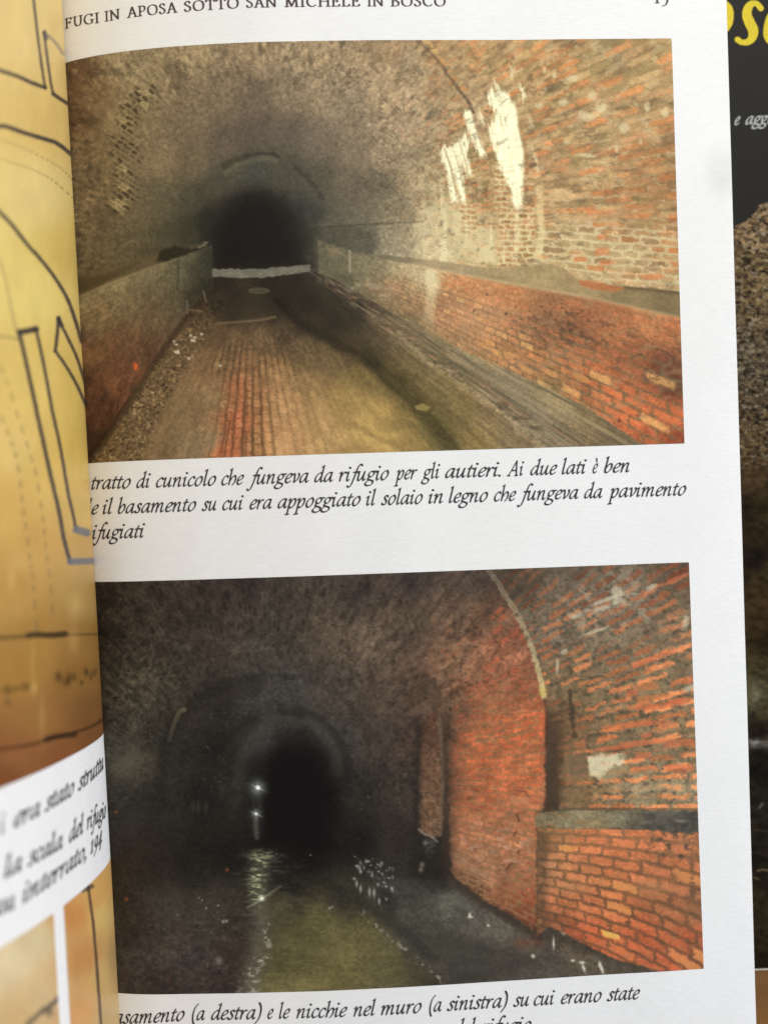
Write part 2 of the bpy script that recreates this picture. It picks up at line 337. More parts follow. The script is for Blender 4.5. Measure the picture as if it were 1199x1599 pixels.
    slt = sstep(.22, .5, fu + .05 * st3) * sstep(200, 300, dy) * sstep(.86, .7, fu + .03 * st3)
    f = mixc(f, (158, 136, 80), slt * .32)
    f = mixc(f, (196, 158, 112), nr * sstep(.02, .16, fu) * sstep(190, 300, dy) * .42 * (.7 + .5 * g1))
    f = desat(f, .92) * np.array([1.13, 1.07, 1.07])
    f = mixc(f, (70, 54, 40), nr * (1 - b1) * sstep(.2, .0, np.abs(fu + .03)) * sstep(190, 260, dy) * .5)
    k = poly(X, Y, [(414,470),(436,446),(486,436),(520,456),(548,482),(580,508),(618,548),(648,584),(610,588),(560,560),(512,534),(474,516),(440,494)], 8, 8, 14)
    f = mixc(f, (42, 37, 29), k * .54 * sstep(640, 520, X))
    k = poly(X, Y, [(334,452),(410,446),(424,480),(408,497),(340,503),(326,480)], 5, 4); f = mixc(f, (46, 41, 33), k * .45)
    # edge of the step and the shadow that runs down the channel
    d, t = seg_dist(X, Y, [(328, 506), (370, 503), (405, 500), (430, 495)])
    f = mixc(f, (112, 98, 72), sstep(3, .8, d + st2) * .65)
    d, t = seg_dist(X, Y, [(432, 470), (470, 505), (520, 535), (590, 575), (645, 625), (702, 697)])
    f = f * (1 - .18 * sstep(8 + 12 * t, 2, d + 5 * ln))[..., None]
    k = sstep(.25, .6, ln) * sstep(560, 640, Y) * sstep(.35, .5, fu) * sstep(1.0, .8, fu)
    f = mixc(f, (150, 136, 88), k * .22)
    k = poly(X, Y, [(648,634),(660,630),(671,635),(668,642),(650,640)], 2, 1)
    f = mixc(f, (150, 132, 80), k * .8)
    # rippled olive water near the front
    wv = np.sin((Y - .35 * X) / 5.5 + 4 * fbm(X / 40, Y / 25, 131, 3))
    k = sstep(610, 690, Y) * sstep(500, 560, X) * sstep(680, 630, X - .3 * (Y - 690))
    f = f * (1 + .08 * wv * k)[..., None]
    # gutter against the right wall: long stone courses
    gut = sstep(1.24, 1.36, fu + .05 * st3); mid = sstep(.98, 1.06, fu + .04 * st3)
    sl = fbm(fu * 26 + .4 * st2, fv * .22, 141, 4)
    f = f * (1 + (np.maximum(gut, .55 * mid) * (.26 * sl + .14 * fbm(fu * 70, fv * .5, 143, 3)))[..., None])
    f = mixc(f, (152, 140, 112), gut * sstep(.0, .45, fbm(fu * 40, fv * .25, 147, 3)) * .5)
    f = mixc(f, (84, 78, 62), gut * sstep(.1, .5, fbm(fu * 34, fv * .25, 149, 3)) * .5)
    f = mixc(f, (166, 112, 84), gut * sstep(.15, .45, fbm(fu * 30, fv * .5, 145, 3)) * sstep(1.62, 1.4, fu) * .5)
    f = mixc(f, (196, 172, 138), sstep(.05, .012, np.abs(fu - 1.33 + .08 * st3)) * sstep(100, 190, dy) * .28 * (.7 + sm))
    f = mixc(f, (58, 52, 42), sstep(.05, .015, np.abs(fu - 1.39 + .09 * st3 + .05 * na)) * .55 * sstep(.5, .8, vnoise(fv * 2.4, fv * 0, 9)) * .7)
    # gravel along the left wall
    gv = poly(X, Y, [(334,450),(352,470),(332,520),(300,560),(268,620),(240,680),(226,722),(130,728),(150,705),(180,662),(215,606),(258,540),(290,492)], 12, 8, 12)
    g = fbm(X / 4.2, Y / 3.4, 151, 3)
    f = mixc(f, (96, 80, 58), gv * .55 * sstep(470, 540, Y))
    f = f * (1 + gv * .42 * g)[..., None]
    f = mixc(f, (178, 156, 116), gv * sstep(.40, .58, g) * sstep(490, 560, Y) * .75)
    f = mixc(f, (44, 34, 25), gv * sstep(.38, .6, fbm(X / 3.5, Y / 2.8, 153, 2)) * .7)
    C = C * (1 - fl[..., None]) + f * fl[..., None]
    for (x, y) in [(272,533),(276,538),(305,527),(300,531),(275,550),(279,551),(295,560),(315,522),(298,524),(303,532),(278,548),(344,571)]:
        C = mixc(C, (226, 222, 208), np.exp(-((X - x) / 2.0) ** 2 - ((Y - y) / 1.7) ** 2) * .9)
    d, t = seg_dist(X, Y, [(330, 456), (300, 485), (268, 528), (225, 594), (180, 664), (140, 718)])
    C = mixc(C, (48, 36, 27), sstep(6 + 5 * t, 1, d) * .6)
    for (x0, y0, x1, y1, c) in [(292,470,293,488,(112,104,84)),(318,455,322,470,(104,96,76)),(278,498,290,488,(96,82,60)),(296,484,314,486,(110,92,64))]:
        d, t = seg_dist(X, Y, [(x0, y0), (x1, y1)])
        C = mixc(C, c, sstep(3, .8, d) * .6)
    # pale sill and the manhole
    k = poly(X + 2 * na, Y + 2.2 * nb_, [(331,420),(400,420),(484,413),(484,424),(440,431),(400,434),(331,432)], 1.2)
    sc = 104 + 14 * fbm(X / 9, Y / 4, 161, 3)
    C = C * (1 - k[..., None]) + np.stack([sc + 4, sc + 2, sc - 8], -1) * k[..., None]
    C = mixc(C, (74, 70, 56), sstep(1.1, .85, np.hypot((X - 405) / 15, (Y - 454) / 4.2)) * .8)
    C = mixc(C, (110, 104, 84), sstep(.22, .05, np.abs(np.hypot((X - 405) / 15, (Y - 454) / 4.4) - 1)) * .4)
    # ---------------- low wall on the right
    w = poly(X, Y, [(496,374),(560,397),(580,401),(684,421),(788,442),(892,460),(1000,482),(1066,497),(1076,700),(1005,697),(913,633),(813,587),(747,558),(663,517),(580,469),(540,445),(498,425)], 1.6, 1.2)
    q = field(X, Y, [(505,400,86,82,68),(530,400,96,90,74),(560,420,112,104,84),(590,415,118,108,88),(620,415,158,140,112),(650,425,174,154,124),(676,440,196,176,142),(540,440,84,76,62),(580,455,112,94,74),(610,470,128,102,78),(620,450,150,116,90),(650,480,140,108,80),(640,500,112,94,70),
       (700,445,180,122,84),(740,450,186,122,80),(800,465,186,118,76),(690,480,164,112,82),(740,490,190,124,86),(780,520,190,122,82),(720,530,162,116,80),(770,560,168,116,76),(830,480,160,104,70),(850,510,128,84,62),(870,480,146,96,66),(920,490,156,92,62),(900,520,128,78,56),(960,510,166,98,62),(1020,500,182,116,74),(1050,520,170,100,64),
       (1040,570,116,66,48),(1055,600,96,52,42),(990,560,150,84,56),(880,560,180,106,68),(930,580,184,98,60),(850,570,176,112,70),(960,620,196,98,58),(1000,650,198,96,56),(1050,650,190,88,52),(1060,690,150,68,44),(1010,680,160,80,50),(920,625,166,96,60),(860,600,150,108,72)], 3.4)
    px_ = np.maximum(dx, 30.0)
    wu = 8200.0 / px_; wv2 = dy / px_
    b1, g1, g2 = bricks(wu + .12 * na, wv2 * 36 + .08 * st3 + .12 * nb_, 41, .055, .13, .35, .13)
    nb = sstep(670, 700, X + 6 * st3) + .55 * sstep(560, 640, X) * sstep(.24, .3, wv2) * sstep(700, 670, X)
    nb = np.clip(nb, 0, 1)
    low = sstep(.29, .36, wv2 + .02 * st3)
    q = q * (1 + nb[..., None] * ((.06 + .12 * low) * (g1 - .5))[..., None])
    q = mixc(q, (112, 88, 64), nb * (1 - b1) * (.16 + .70 * low) * (.5 + .7 * sstep(-.3, .3, fbm(X / 16, Y / 12, 173, 3))))
    q = mixc(q, (206, 152, 92), nb * b1 * sstep(.88, .94, g2) * low * .75)
    q = mixc(q, (200, 108, 66), nb * b1 * sstep(.5, .8, g2) * sstep(.88, .8, g2) * .35)
    sp = fbm(wu * 3.0, wv2 * 70, 171, 4)
    q = q * (1 + (.16 * sp + .12 * st2 + .10 * sm)[..., None])
    q = mixc(q, (150, 118, 90), sstep(.1, .5, fbm(X / 20, Y / 10, 175, 3)) * .4)
    sp2 = sstep(.08, .4, sp) * (np.exp(-((X - 860) / 75) ** 2 - ((Y - 505) / 38) ** 2) + np.exp(-((X - 1040) / 45) ** 2 - ((Y - 575) / 50) ** 2) + .5 * np.exp(-((X - 960) / 60) ** 2 - ((Y - 530) / 30) ** 2))
    q = mixc(q, (88, 60, 46), np.clip(sp2 * 1.5, 0, 1) * .72)
    pal = np.exp(-((X - 745) / 65) ** 2 - ((Y - 500) / 30) ** 2)
    q = mixc(q, (196, 142, 110), pal * .4)
    d, t = seg_dist(X + 3 * st2, Y, [(672, 424), (674, 450), (670, 490), (668, 520)])
    q = mixc(q, (206, 190, 160), sstep(12, 3, d) * (.8 - .7 * t))
    q = mixc(q, (96, 88, 66), sstep(.50, .60, wv2 + .03 * st3) * sstep(720, 640, X) * .3)
    gb = poly(X, Y, [(663,517),(747,558),(813,587),(880,612),(860,622),(790,592),(720,560),(655,524)], 8, 6)
    q = mixc(q, (122, 110, 80), gb * .5)
    q = desat(q, .84) * np.array([1.07, 1.08, 1.02])
    C = C * (1 - w[..., None]) + q * w[..., None]
    d, t = seg_dist(X, Y, [(580, 401), (684, 421), (788, 442), (892, 460), (1000, 482), (1066, 497)])
    C = mixc(C, (196, 172, 132), sstep(5, 1, d + 1.5 * st2) * .5 * (1 - .6 * t) * sstep(620, 660, X))
    for (x, y, a, b) in [(758,540,9,5),(772,548,7,4),(751,498,7,4),(765,535,8,4),(794,555,9,5),(907,590,13,6),(860,583,10,5),(822,578,10,5)]:
        k = sstep(1.15, .8, np.hypot((X - x) / a, (Y - y - .42 * (X - x)) / b))
        C = mixc(C, (206, 152, 94), k * .55)
    for (x, y, s) in [(966,657,2.4),(740,485,2),(790,490,2.4),(760,460,1.8),(890,515,2.4)]:
        C = mixc(C, (70, 46, 40), np.exp(-((X - x) / s) ** 2 - ((Y - y) / s) ** 2) * .8)
    # lime spatter on the end of the right wall
    for (x, y) in [(600, 462), (610, 450), (590, 448), (560, 445), (548, 452), (575, 443)]:
        C = mixc(C, (196, 184, 160), np.exp(-((X - x) / 8) ** 2 - ((Y - y) / 5) ** 2) * .4 * (.6 + .8 * st2))
    d, t = seg_dist(X, Y, [(546, 392), (546, 424)]); C = mixc(C, (168, 158, 134), sstep(3, .6, d + st2) * .6)
    C = desat(C, .98, 3.0) * np.array([1.05, 1.04, 1.0]) * (1 + .06 * fbm(X / 1.7, Y / 1.7, 191, 2))[..., None]
    return np.clip(C, 4, 255)

def paint_lower(X, Y):
    na, nb_ = fbm(X / 6, Y / 5, 501, 3), fbm(X / 6 + 9, Y / 5, 503, 3)
    sm = fbm(X / 3.2, Y / 2.6, 505, 2)
    VX, VY = 420.0, 1252.0
    dx, dy = X - VX, Y - VY
    r = np.hypot(dx, dy) + 1e-3
    th = np.arctan2(dy, dx)
    P = [(160,930,44,37,31),(250,940,49,41,36),(350,925,54,45,40),(450,915,55,47,42),(550,930,60,50,45),(650,900,58,48,44),(740,905,70,57,50),
      (170,1000,42,36,30),(250,1000,52,44,38),(350,1010,57,48,42),(420,1020,55,49,45),(520,990,76,63,53),(580,1000,86,71,59),(640,980,74,60,50),(700,960,88,68,54),(760,960,104,74,56),
      (180,1070,58,52,42),(230,1070,64,57,47),(280,1080,49,44,37),(340,1090,37,33,28),(400,1080,50,48,44),(450,1080,53,51,48),(520,1070,62,54,48),(600,1080,70,57,48),(660,1080,72,54,43),(700,1040,108,76,56),(740,1060,128,82,58),(780,1010,148,88,62),
      (180,1150,54,51,43),(210,1190,66,62,50),(250,1150,40,37,31),(300,1170,36,32,27),(340,1170,29,26,23),(400,1150,46,45,43),(440,1200,24,21,20),(480,1190,27,24,23),(530,1160,52,49,46),(600,1150,60,50,44),(640,1150,66,50,42),
      (180,1250,42,38,33),(250,1250,36,32,28),(320,1250,28,25,22),(370,1230,38,35,31),(450,1240,15,13,13),(500,1250,18,16,15),(560,1230,40,36,32),(620,1230,54,46,40),(660,1250,66,54,46),
      (200,1330,43,35,29),(250,1340,36,31,26),(300,1340,28,25,22),(360,1330,25,23,20),(480,1340,20,18,16),(560,1310,26,23,21),(620,1310,43,37,32),(680,1340,36,33,30),
      (200,1440,40,35,30),(260,1420,50,45,40),(330,1430,48,44,38),(380,1430,42,38,32),(450,1380,28,25,21),(440,1420,56,52,36),(500,1450,88,82,47),(560,1480,106,97,55),(520,1530,112,102,55),(450,1545,108,100,58),(460,1480,84,79,46),(600,1500,98,90,56),(540,1400,40,37,30),
      (220,1500,54,47,43),(300,1500,50,44,42),(250,1545,43,36,33),(340,1540,46,38,35),(370,1490,46,37,33),
      (620,1400,40,38,35),(700,1410,64,62,55),(760,1450,66,62,55),(800,1500,60,55,48),(650,1480,56,53,46),(720,1530,52,48,43),(640,1440,50,48,42),(690,1370,30,28,26),(850,1500,58,52,46),(940,1520,60,52,44),(900,1480,66,56,46)]
    C = field(X, Y, P, 3.4)
    st2 = fbm(X / 5, Y / 5, 233, 3); st3 = fbm(X / 26, Y / 26, 235, 4)
    u = 7200.0 / (r + 2 * st3); v = th * 38 + .2 * fbm(X / 17, Y / 17, 208, 3)
    up = sstep(1300, 1220, Y)
    C = desat(C, .85, 2.0) * (1 + (up * .24 * fbm(u * .9, v * .8, 231, 4) * sstep(60, 200, r) + .17 * st2 + .14 * st3 + .12 * sm)[..., None])
    # net of pale joints on the left of the vault
    bm, h1, h2 = bricks(r / 13.0 + .4 * st3 + .28 * na, th * 19 + .35 * st3 + .24 * nb_, 213, .12, .18, .7, .2)
    k = np.exp(-((X - 215) / 75) ** 2 - ((Y - 1070) / 75) ** 2) + .35 * np.exp(-((X - 410) / 45) ** 2 - ((Y - 1015) / 25) ** 2) + .3 * np.exp(-((X - 480) / 60) ** 2 - ((Y - 935) / 40) ** 2)
    k = np.clip(k, 0, 1) * up * (.5 + .8 * sstep(-.3, .5, fbm(X / 18, Y / 18, 214, 3)))
    C = mixc(C, (98, 92, 78), (1 - bm) * k * .68 * (.7 + .8 * sm)); C = C * (1 - .16 * k * bm * h1)[..., None]
    k = sstep(.34, .6, fbm(X / 6, Y / 5, 241, 3)) * up * sstep(-.1, .4, fbm(X / 60, Y / 50, 243, 2))
    C = mixc(C, (112, 100, 86), k * .35)
    k = sstep(.3, .6, fbm(X / 6, Y / 5, 245, 3)) * up
    C = mixc(C, (30, 25, 22), k * .35)
    k = np.exp(-((X - 590) / 90) ** 2 - ((Y - 1005) / 60) ** 2)
    C = mixc(C, (112, 92, 74), k * sstep(.1, .5, fbm(X / 5, Y / 7, 247, 3)) * .5)
    vb, e1, e2 = bricks(u * .9 + .25 * na, v * 1.05 + .22 * nb_, 217, .1, .18, .7, .18)
    vs = up * sstep(150, 300, r)
    C = C * (1 + vs * (.26 * (e1 - .5)))[..., None]
    C = mixc(C, (104, 94, 80), (1 - vb) * vs * .22 * sstep(-.2, .4, fbm(X / 30, Y / 26, 218, 3)))
    for (x, y, a, b) in [(425,960,4,8),(418,950,3,6),(456,905,2,10),(420,1012,12,3),(398,1006,3,8),(408,1020,2,10),(375,1005,14,3),(255,985,8,6),(285,1010,10,6),(250,990,5,4)]:
        C = mixc(C, (100, 96, 86), np.exp(-((X - x) / a) ** 2 - ((Y - y) / b) ** 2) * .4 * (.7 + .8 * st2))
    # brown rusty cloud near the wall
    k = np.exp(-((X - 735) / 60) ** 2 - ((Y - 1040) / 75) ** 2)
    C = mixc(C, (150, 112, 80), k * sstep(0, .5, fbm(X / 7, Y / 8, 249, 3)) * .5)
    C = mixc(C, (52, 38, 32), k * sstep(.1, .5, fbm(X / 8, Y / 8, 250, 3)) * .5)
    # dark arches
    for pts, wd, col, a in [([(262,1200),(266,1160),(282,1125),(310,1100),(350,1082),(400,1068)], 22, (32,29,25), .55),
                            ([(350,1215),(352,1180),(368,1148),(398,1126)], 16, (28,25,22), .5),
                            ([(440,1108),(470,1112),(500,1124),(526,1150),(542,1190),(545,1240)], 12, (32,30,28), .55),
                            ([(480,1125),(505,1142),(522,1170),(526,1205)], 14, (62,60,57), .4),
                            ([(372,1225),(376,1185),(392,1155),(420,1135)], 14, (58,56,53), .35)]:
        d, t = seg_dist(X, Y, pts)
        C = mixc(C, col, sstep(wd, wd * .25, d + 2 * st2) * a)
    for pts, wd, col, a in [([(250,1240),(254,1175),(272,1122),(308,1086),(360,1062),(420,1052),(480,1060),(532,1084),(566,1124),(580,1180)], 7, (30,27,24), .45),
                            ([(268,1240),(271,1180),(288,1134),(320,1102),(366,1080),(420,1070),(474,1078),(520,1100),(550,1138),(562,1190)], 12, (66,61,55), .34),
                            ([(330,1240),(333,1190),(350,1150),(382,1122),(425,1110),(468,1118)], 8, (30,28,25), .45),
                            ([(345,1240),(348,1196),(362,1160),(390,1136),(428,1124),(466,1132)], 10, (62,59,54), .34)]:
        d, t = seg_dist(X, Y, [tuple(q) for q in np.array(pts, float)])
        C = mixc(C, col, sstep(wd, wd * .2, d + 3 * st2) * a * .66 * (.75 + .5 * sm))
    C = C * (1 + .12 * np.exp(-((X - 440) / 150) ** 2 - ((Y - 1110) / 90) ** 2))[..., None]
    d, t = seg_dist(X, Y, [(265, 1155), (272, 1130), (280, 1112), (288, 1108)])
    C = mixc(C, (112, 104, 84), sstep(5.5, 1.5, d + st2) * .65 * (.4 + .6 * t))
    k = poly(X, Y, [(400,1330),(405,1230),(415,1190),(440,1165),(480,1160),(508,1180),(520,1215),(526,1330)], 34, 8, 14)
    C = mixc(C, (15, 13, 13), k * .95)
    k = np.exp(-((X - 190) / 22) ** 2 - ((Y - 1195) / 22) ** 2); C = mixc(C, (84, 80, 66), k * .5)
    for x in (302, 310, 322): C = mixc(C, (70, 64, 56), np.exp(-((X - x) / 3) ** 2 - ((Y - 1260) / 9) ** 2) * .5)
    for (x, y) in [(182, 1268), (198, 1404), (355, 1358)]: C = mixc(C, (150, 72, 44), np.exp(-((X - x) / 2.5) ** 2 - ((Y - y) / 2.5) ** 2) * .7)
    # ---------------- right part of the vault: long thin bricks
    rv = poly(X, Y, [(758,880),(790,925),(818,980),(838,1040),(852,1105),(868,1150),(872,1265),(1100,1270),(1090,870)], 4, 2)
    ru = 8600.0 / (r + 6 * fbm(X / 35, Y / 35, 260, 2)); rvv = th * 44 + .34 * fbm(X / 22, Y / 14, 263, 3)
    bm, h1, h2 = bricks(ru * .85 + .14 * na, rvv * .92 + .16 * nb_, 265, .075, .24, .9, .15)
    bad = sstep(.28, .62, h2 + .15 * na + .5 * fbm(X / 50, Y / 40, 266, 3) + .10 * sstep(840, 980, X) + .10 * sstep(960, 1120, Y))
    mc = field(X, Y, [(800,900,66,58,50),(900,900,84,76,66),(960,930,112,104,92),(1050,890,84,74,62),(860,980,96,86,74),(950,1000,106,96,80),(1070,960,100,86,70),(900,1060,100,86,66),(1000,1080,112,98,76),(1080,1060,104,92,74),(880,1140,92,72,52),(960,1150,104,90,68),(1060,1150,110,96,74),(900,1230,110,92,66),(1000,1240,128,116,92),(1075,1230,122,112,90)], 3)
    bc = field(X, Y, [(800,900,92,62,50),(900,900,120,76,60),(960,930,136,86,68),(1050,890,128,72,54),(860,980,138,84,62),(950,1000,166,98,72),(1070,960,172,104,74),(900,1060,170,102,70),(1000,1080,180,104,70),(1080,1060,188,108,74),(880,1140,140,86,60),(960,1150,180,100,66),(1060,1150,198,116,76),(900,1230,176,104,68),(1000,1240,196,114,76),(1075,1230,212,128,86)], 3)
    bc = bc * (.82 + .42 * h1)[..., None]
    bc = desat(bc, .86) * (1 + (.12 * sm + .14 * st2)[..., None])
    rc = mc * 1.08 * (1 + (.12 * sm + .22 * fbm(ru * 2.2, rvv * 1.2, 267, 3) + .14 * st2)[..., None])
    bc = bc * np.array([1.04, 1.02, .92]); a = (bm * (.15 + .82 * bad))[..., None]
    rc = rc * (1 - a) + bc * a
    rc = mixc(rc, (66, 58, 48), (1 - bm) * sstep(.05, .5, fbm(X / 9, Y / 6, 268, 3)) * .6)
    k = sstep(.12, .4, fbm(X / 10, Y / 8, 269, 4)) * (np.exp(-((X - 950) / 70) ** 2 - ((Y - 945) / 45) ** 2) + .35 * np.exp(-((X - 880) / 50) ** 2 - ((Y - 1010) / 50) ** 2))
    rc = mixc(rc, (176, 168, 150), np.clip(k, 0, 1) * .6)
    for (x, y, aa, b) in [(1016,918,9,5),(962,928,8,12),(950,935,26,4),(900,962,8,4),(1070,972,6,14),(940,950,14,5),(930,985,20,3),(1075,1075,9,5),(870,1040,3,12),(880,1018,6,4)]:
        k = sstep(1.3, .5, np.hypot((X - x) / aa, (Y - y + .35 * (X - x)) / b) + .5 * fbm(X / 6, Y / 6, 270, 3))
        rc = mixc(rc, (186, 178, 158), k * .65)
    for (x, y, L, t_, ang) in [(1008,1072,22,6,.13),(1018,1089,28,4.5,.17),(985,1082,10,5,.1),(1055,1095,14,5,.2),(1005,1104,14,5,.12),(1010,1130,40,4,.1),(962,1135,28,6,.15),(1010,1148,10,5,.1),(1000,1160,36,4.5,.1),(960,1168,30,4,.1),(1005,1180,14,5.5,.08),(1060,1160,26,6,.08),(1060,1200,26,6.5,.0),(905,1162,10,6,.3),(1015,1030,40,5,.38),(1040,1100,40,5,.2),(1055,905,24,4,.4)]:
        xx = (X - x) * np.cos(ang) - (Y - y) * np.sin(ang); yy = (X - x) * np.sin(ang) + (Y - y) * np.cos(ang)
        k = sstep(1.15, .7, ((np.abs(xx) / L) ** 4 + (np.abs(yy) / t_) ** 4) ** .25 + .30 * na)
        rc = mixc(rc, (192, 102 + (x % 5) * 4, 68), k * .7 * (.85 + .3 * sm))
    C = C * (1 - rv[..., None]) + rc * rv[..., None]
    # white patch, dark niche side
    k = poly(X, Y, [(916,1182),(940,1178),(974,1176),(974,1192),(950,1204),(936,1216),(920,1210)], 3, 3)
    C = mixc(C, (206, 198, 170), k * .85 * (1 - .5 * sstep(0, .4, fbm(X / 7, Y / 5, 287, 3)) * sstep(930, 960, X)))
    k = poly(X, Y, [(935,1212),(960,1200),(985,1190),(975,1205),(945,1222)], 6, 3); C = mixc(C, (150, 140, 108), k * .7)
    k = poly(X, Y, [(888,1180),(916,1178),(920,1212),(890,1215)], 4, 2); C = mixc(C, (96, 84, 68), k * .75)
    k = poly(X, Y, [(850,1112),(872,1110),(880,1150),(880,1262),(846,1266)], 9, 7, 12); C = mixc(C, (68, 54, 42), k * .85 * (.85 + .4 * st2))
    k = poly(X, Y, [(880,1120),(900,1110),(915,1170),(910,1260),(882,1262)], 10, 8); C = mixc(C, (126, 100, 74), k * .35)
    d, t = seg_dist(X, Y, [(888, 1080), (893, 1110), (896, 1150)]); C = mixc(C, (56, 46, 38), sstep(6, 1, d + 6 * st2) * .6)
    # ---------------- red wall
    rw = poly(X, Y, [(768,930),(800,960),(826,1010),(845,1062),(852,1110),(850,1262),(838,1280),(838,1462),(800,1432),(752,1405),(706,1368),(700,1290),(700,1190),(704,1110),(730,1075),(760,1030)], 3, 4, 9)
    rwf = np.clip(rw * sstep(1000, 1150, Y + .45 * (X - 800) + 26 * st3) * (.25 + .75 * sstep(690, 735, X + 12 * st3 + .12 * (Y - 1200))), 0, 1)
    qc = field(X, Y, [(800,1000,168,92,64),(820,1050,190,98,66),(770,1080,172,96,66),(740,1110,178,92,62),(780,1130,202,96,60),(830,1140,206,94,57),(715,1150,186,86,55),(745,1180,196,90,56),(760,1230,200,98,62),(820,1220,206,102,64),(715,1240,178,92,62),(740,1310,184,110,80),(800,1320,192,116,82),(830,1290,190,110,76),
        (720,1350,150,98,74),(760,1360,172,112,86),(800,1360,178,104,74),(740,1390,110,72,54),(790,1400,150,84,58),(825,1420,140,68,46),(835,1450,100,52,38),(710,1370,86,64,50)], 3.2)
    cu = 7000.0 / np.maximum(dx, 30) ; 
    cv = np.where(dy < 60, (Y - 1252 - (Y - 1252) * 0) / 11.2 + .10 * (840 - X) / 11 * sstep(1250, 1100, Y), dy / np.maximum(dx, 30) * 36)
    sl_ = np.clip((Y - 1215) / 200.0, -.6, 1.2)
    cv = (Y - sl_ * .62 * (X - 838)) / 11.3 + .16 * st3
    cu = np.where(X < 5000, 19.0 * np.log(np.maximum(dx, 30.0)), 0)
    bm, h1, h2 = bricks(cu * .92 + .16 * na, cv + .15 * nb_, 271, .08, .16, .5, .14)
    qc = desat(qc, .86) * np.array([.97, .97, .92]) * (1 + (.20 * fbm(X / 16, Y / 12, 279, 4))[..., None]) * (1 + (.16 * (h1 - .5) + .16 * st2 + .10 * st3 + .10 * sm)[..., None])
    k = sstep(.05, .45, fbm(X / 12, Y / 6, 277, 3)) * sstep(1260, 1120, Y); qc = mixc(qc, (122, 92, 64), k * .75)
    k = sstep(.25, .55, fbm(X / 9, Y / 5, 278, 3)); qc = mixc(qc, (112, 84, 60), k * .5); k = sstep(.2, .5, fbm(X / 22, Y / 5, 280, 3)); qc = mixc(qc, (170, 128, 86), k * .4)
    edge = np.clip(sstep(1290, 1400, Y) + sstep(730, 700, X) * .6 + sstep(790, 830, X) * sstep(1180, 1260, Y) * .6, 0, 1)
    qc = mixc(qc, (134 - 30 * 0, 100, 70), (1 - bm) * (.60 + .30 * edge) * (.5 + .7 * sstep(-.3, .3, fbm(X / 14, Y / 10, 276, 3))))
    k = sstep(.1, .5, fbm(X / 11, Y / 7, 273, 3)) * np.exp(-((X - 765) / 55) ** 2 - ((Y - 1325) / 38) ** 2)
    qc = mixc(qc, (176, 150, 140), k * .65)
    for (x, y) in [(782,1253),(762,1296),(772,1330),(795,1270),(790,1300)]:
        qc = mixc(qc, (126, 98, 76), np.exp(-((X - x) / 6) ** 2 - ((Y - y) / 5) ** 2) * .8)
    d, t = seg_dist(X, Y, [(796, 1236), (800, 1234), (820, 1236), (826, 1246)]); qc = mixc(qc, (116, 76, 54), sstep(2.4, .6, d) * .7)
    k = poly(X, Y, [(795,1244),(826,1246),(824,1256),(795,1256)], 3, 1); qc = mixc(qc, (182, 128, 92), k * .6)
    d, t = seg_dist(X + 2 * st2, Y, [(806,1272),(812,1290),(802,1305),(812,1325),(800,1345),(790,1358)]); qc = mixc(qc, (92, 62, 46), sstep(3, .8, d) * sstep(.35, .55, vnoise(Y / 7, Y * 0, 7)) * .75)
    gr = sstep(-.1, .5, fbm(X / 26, Y / 20, 285, 4)) * (.35 + .65 * sstep(780, 700, X))
    qc = mixc(qc, (96, 66, 50), gr * .5)
    C = C * (1 - rwf[..., None]) + qc * rwf[..., None]
    # red flecks fading into the vault
    k = rw * (1 - rwf) + np.exp(-((X - 705) / 35) ** 2 - ((Y - 1010) / 40) ** 2) * .5
    bm, h1, h2 = bricks(ru * 1.1, rvv, 275, .1, .2, .6, .2)
    C = mixc(C, (178, 84, 58), np.clip(k, 0, 1) * bm * sstep(.52, .8, h1) * .6)
    # dark soil along the foot of the red wall
    d, t = seg_dist(X, Y, [(700, 1372), (752, 1410), (800, 1438), (842, 1466)]); C = mixc(C, (52, 44, 38), sstep(11, 3, d + 4 * st2) * .8)
    # pilaster and its niche
    k = poly(X, Y, [(655,1134),(668,1116),(686,1108),(692,1300),(676,1308),(655,1300)], 4, 8, 14)
    pc = field(X, Y, [(662,1140,74,54,44),(685,1130,104,72,54),(665,1200,110,82,64),(685,1200,132,96,74),(665,1270,122,92,70),(685,1280,140,106,82)], 3) * (1 + (.2 * fbm(X / 6, Y / 9, 281, 3) + .1 * st2)[..., None])
    C = C * (1 - .72 * k[..., None]) + pc * np.array([.93, .90, .88]) * (1 + .22 * sm + .25 * na)[..., None] * (.72 * k)[..., None]
    d, t = seg_dist(X, Y, [(686, 1118), (690, 1170), (691, 1240), (688, 1300)]); C = mixc(C, (118, 106, 90), sstep(4, .8, d + 4 * st2) * .4)
    k = poly(X, Y, [(693,1120),(703,1115),(702,1290),(708,1372),(690,1372),(680,1330),(692,1300)], 9, 8, 12); C = mixc(C, (60, 45, 36), k * .6)
    k = poly(X, Y, [(648,1120),(658,1120),(655,1300),(690,1330),(700,1380),(640,1370)], 8, 4); C = mixc(C, (34, 30, 27), k * .65)
    d, t = seg_dist(X, Y, [(654, 1295), (662, 1302), (674, 1306), (682, 1314)]); C = mixc(C, (150, 144, 132), sstep(3, .8, d) * .45)
    k = np.exp(-((X - 671) / 7) ** 2 - ((Y - 1322) / 12) ** 2); C = mixc(C, (122, 122, 118), k * .5 * (.6 + st2))
    for (x, y) in [(657, 1358), (659, 1350), (664, 1316)]: C = mixc(C, (140, 134, 122), np.exp(-((X - x) / 3.5) ** 2 - ((Y - y) / 4) ** 2) * .6)
    # crack along the rib
    d, t = seg_dist(X + 1.6 * st2, Y, [(762, 888), (776, 908), (786, 926), (800, 946), (812, 968), (822, 992), (832, 1016), (838, 1040), (845, 1066), (849, 1088)])
    cc = np.stack([116 + 74 * t, 110 + 62 * t, 98 + 28 * t], -1) * (1 + .14 * st2)[..., None]
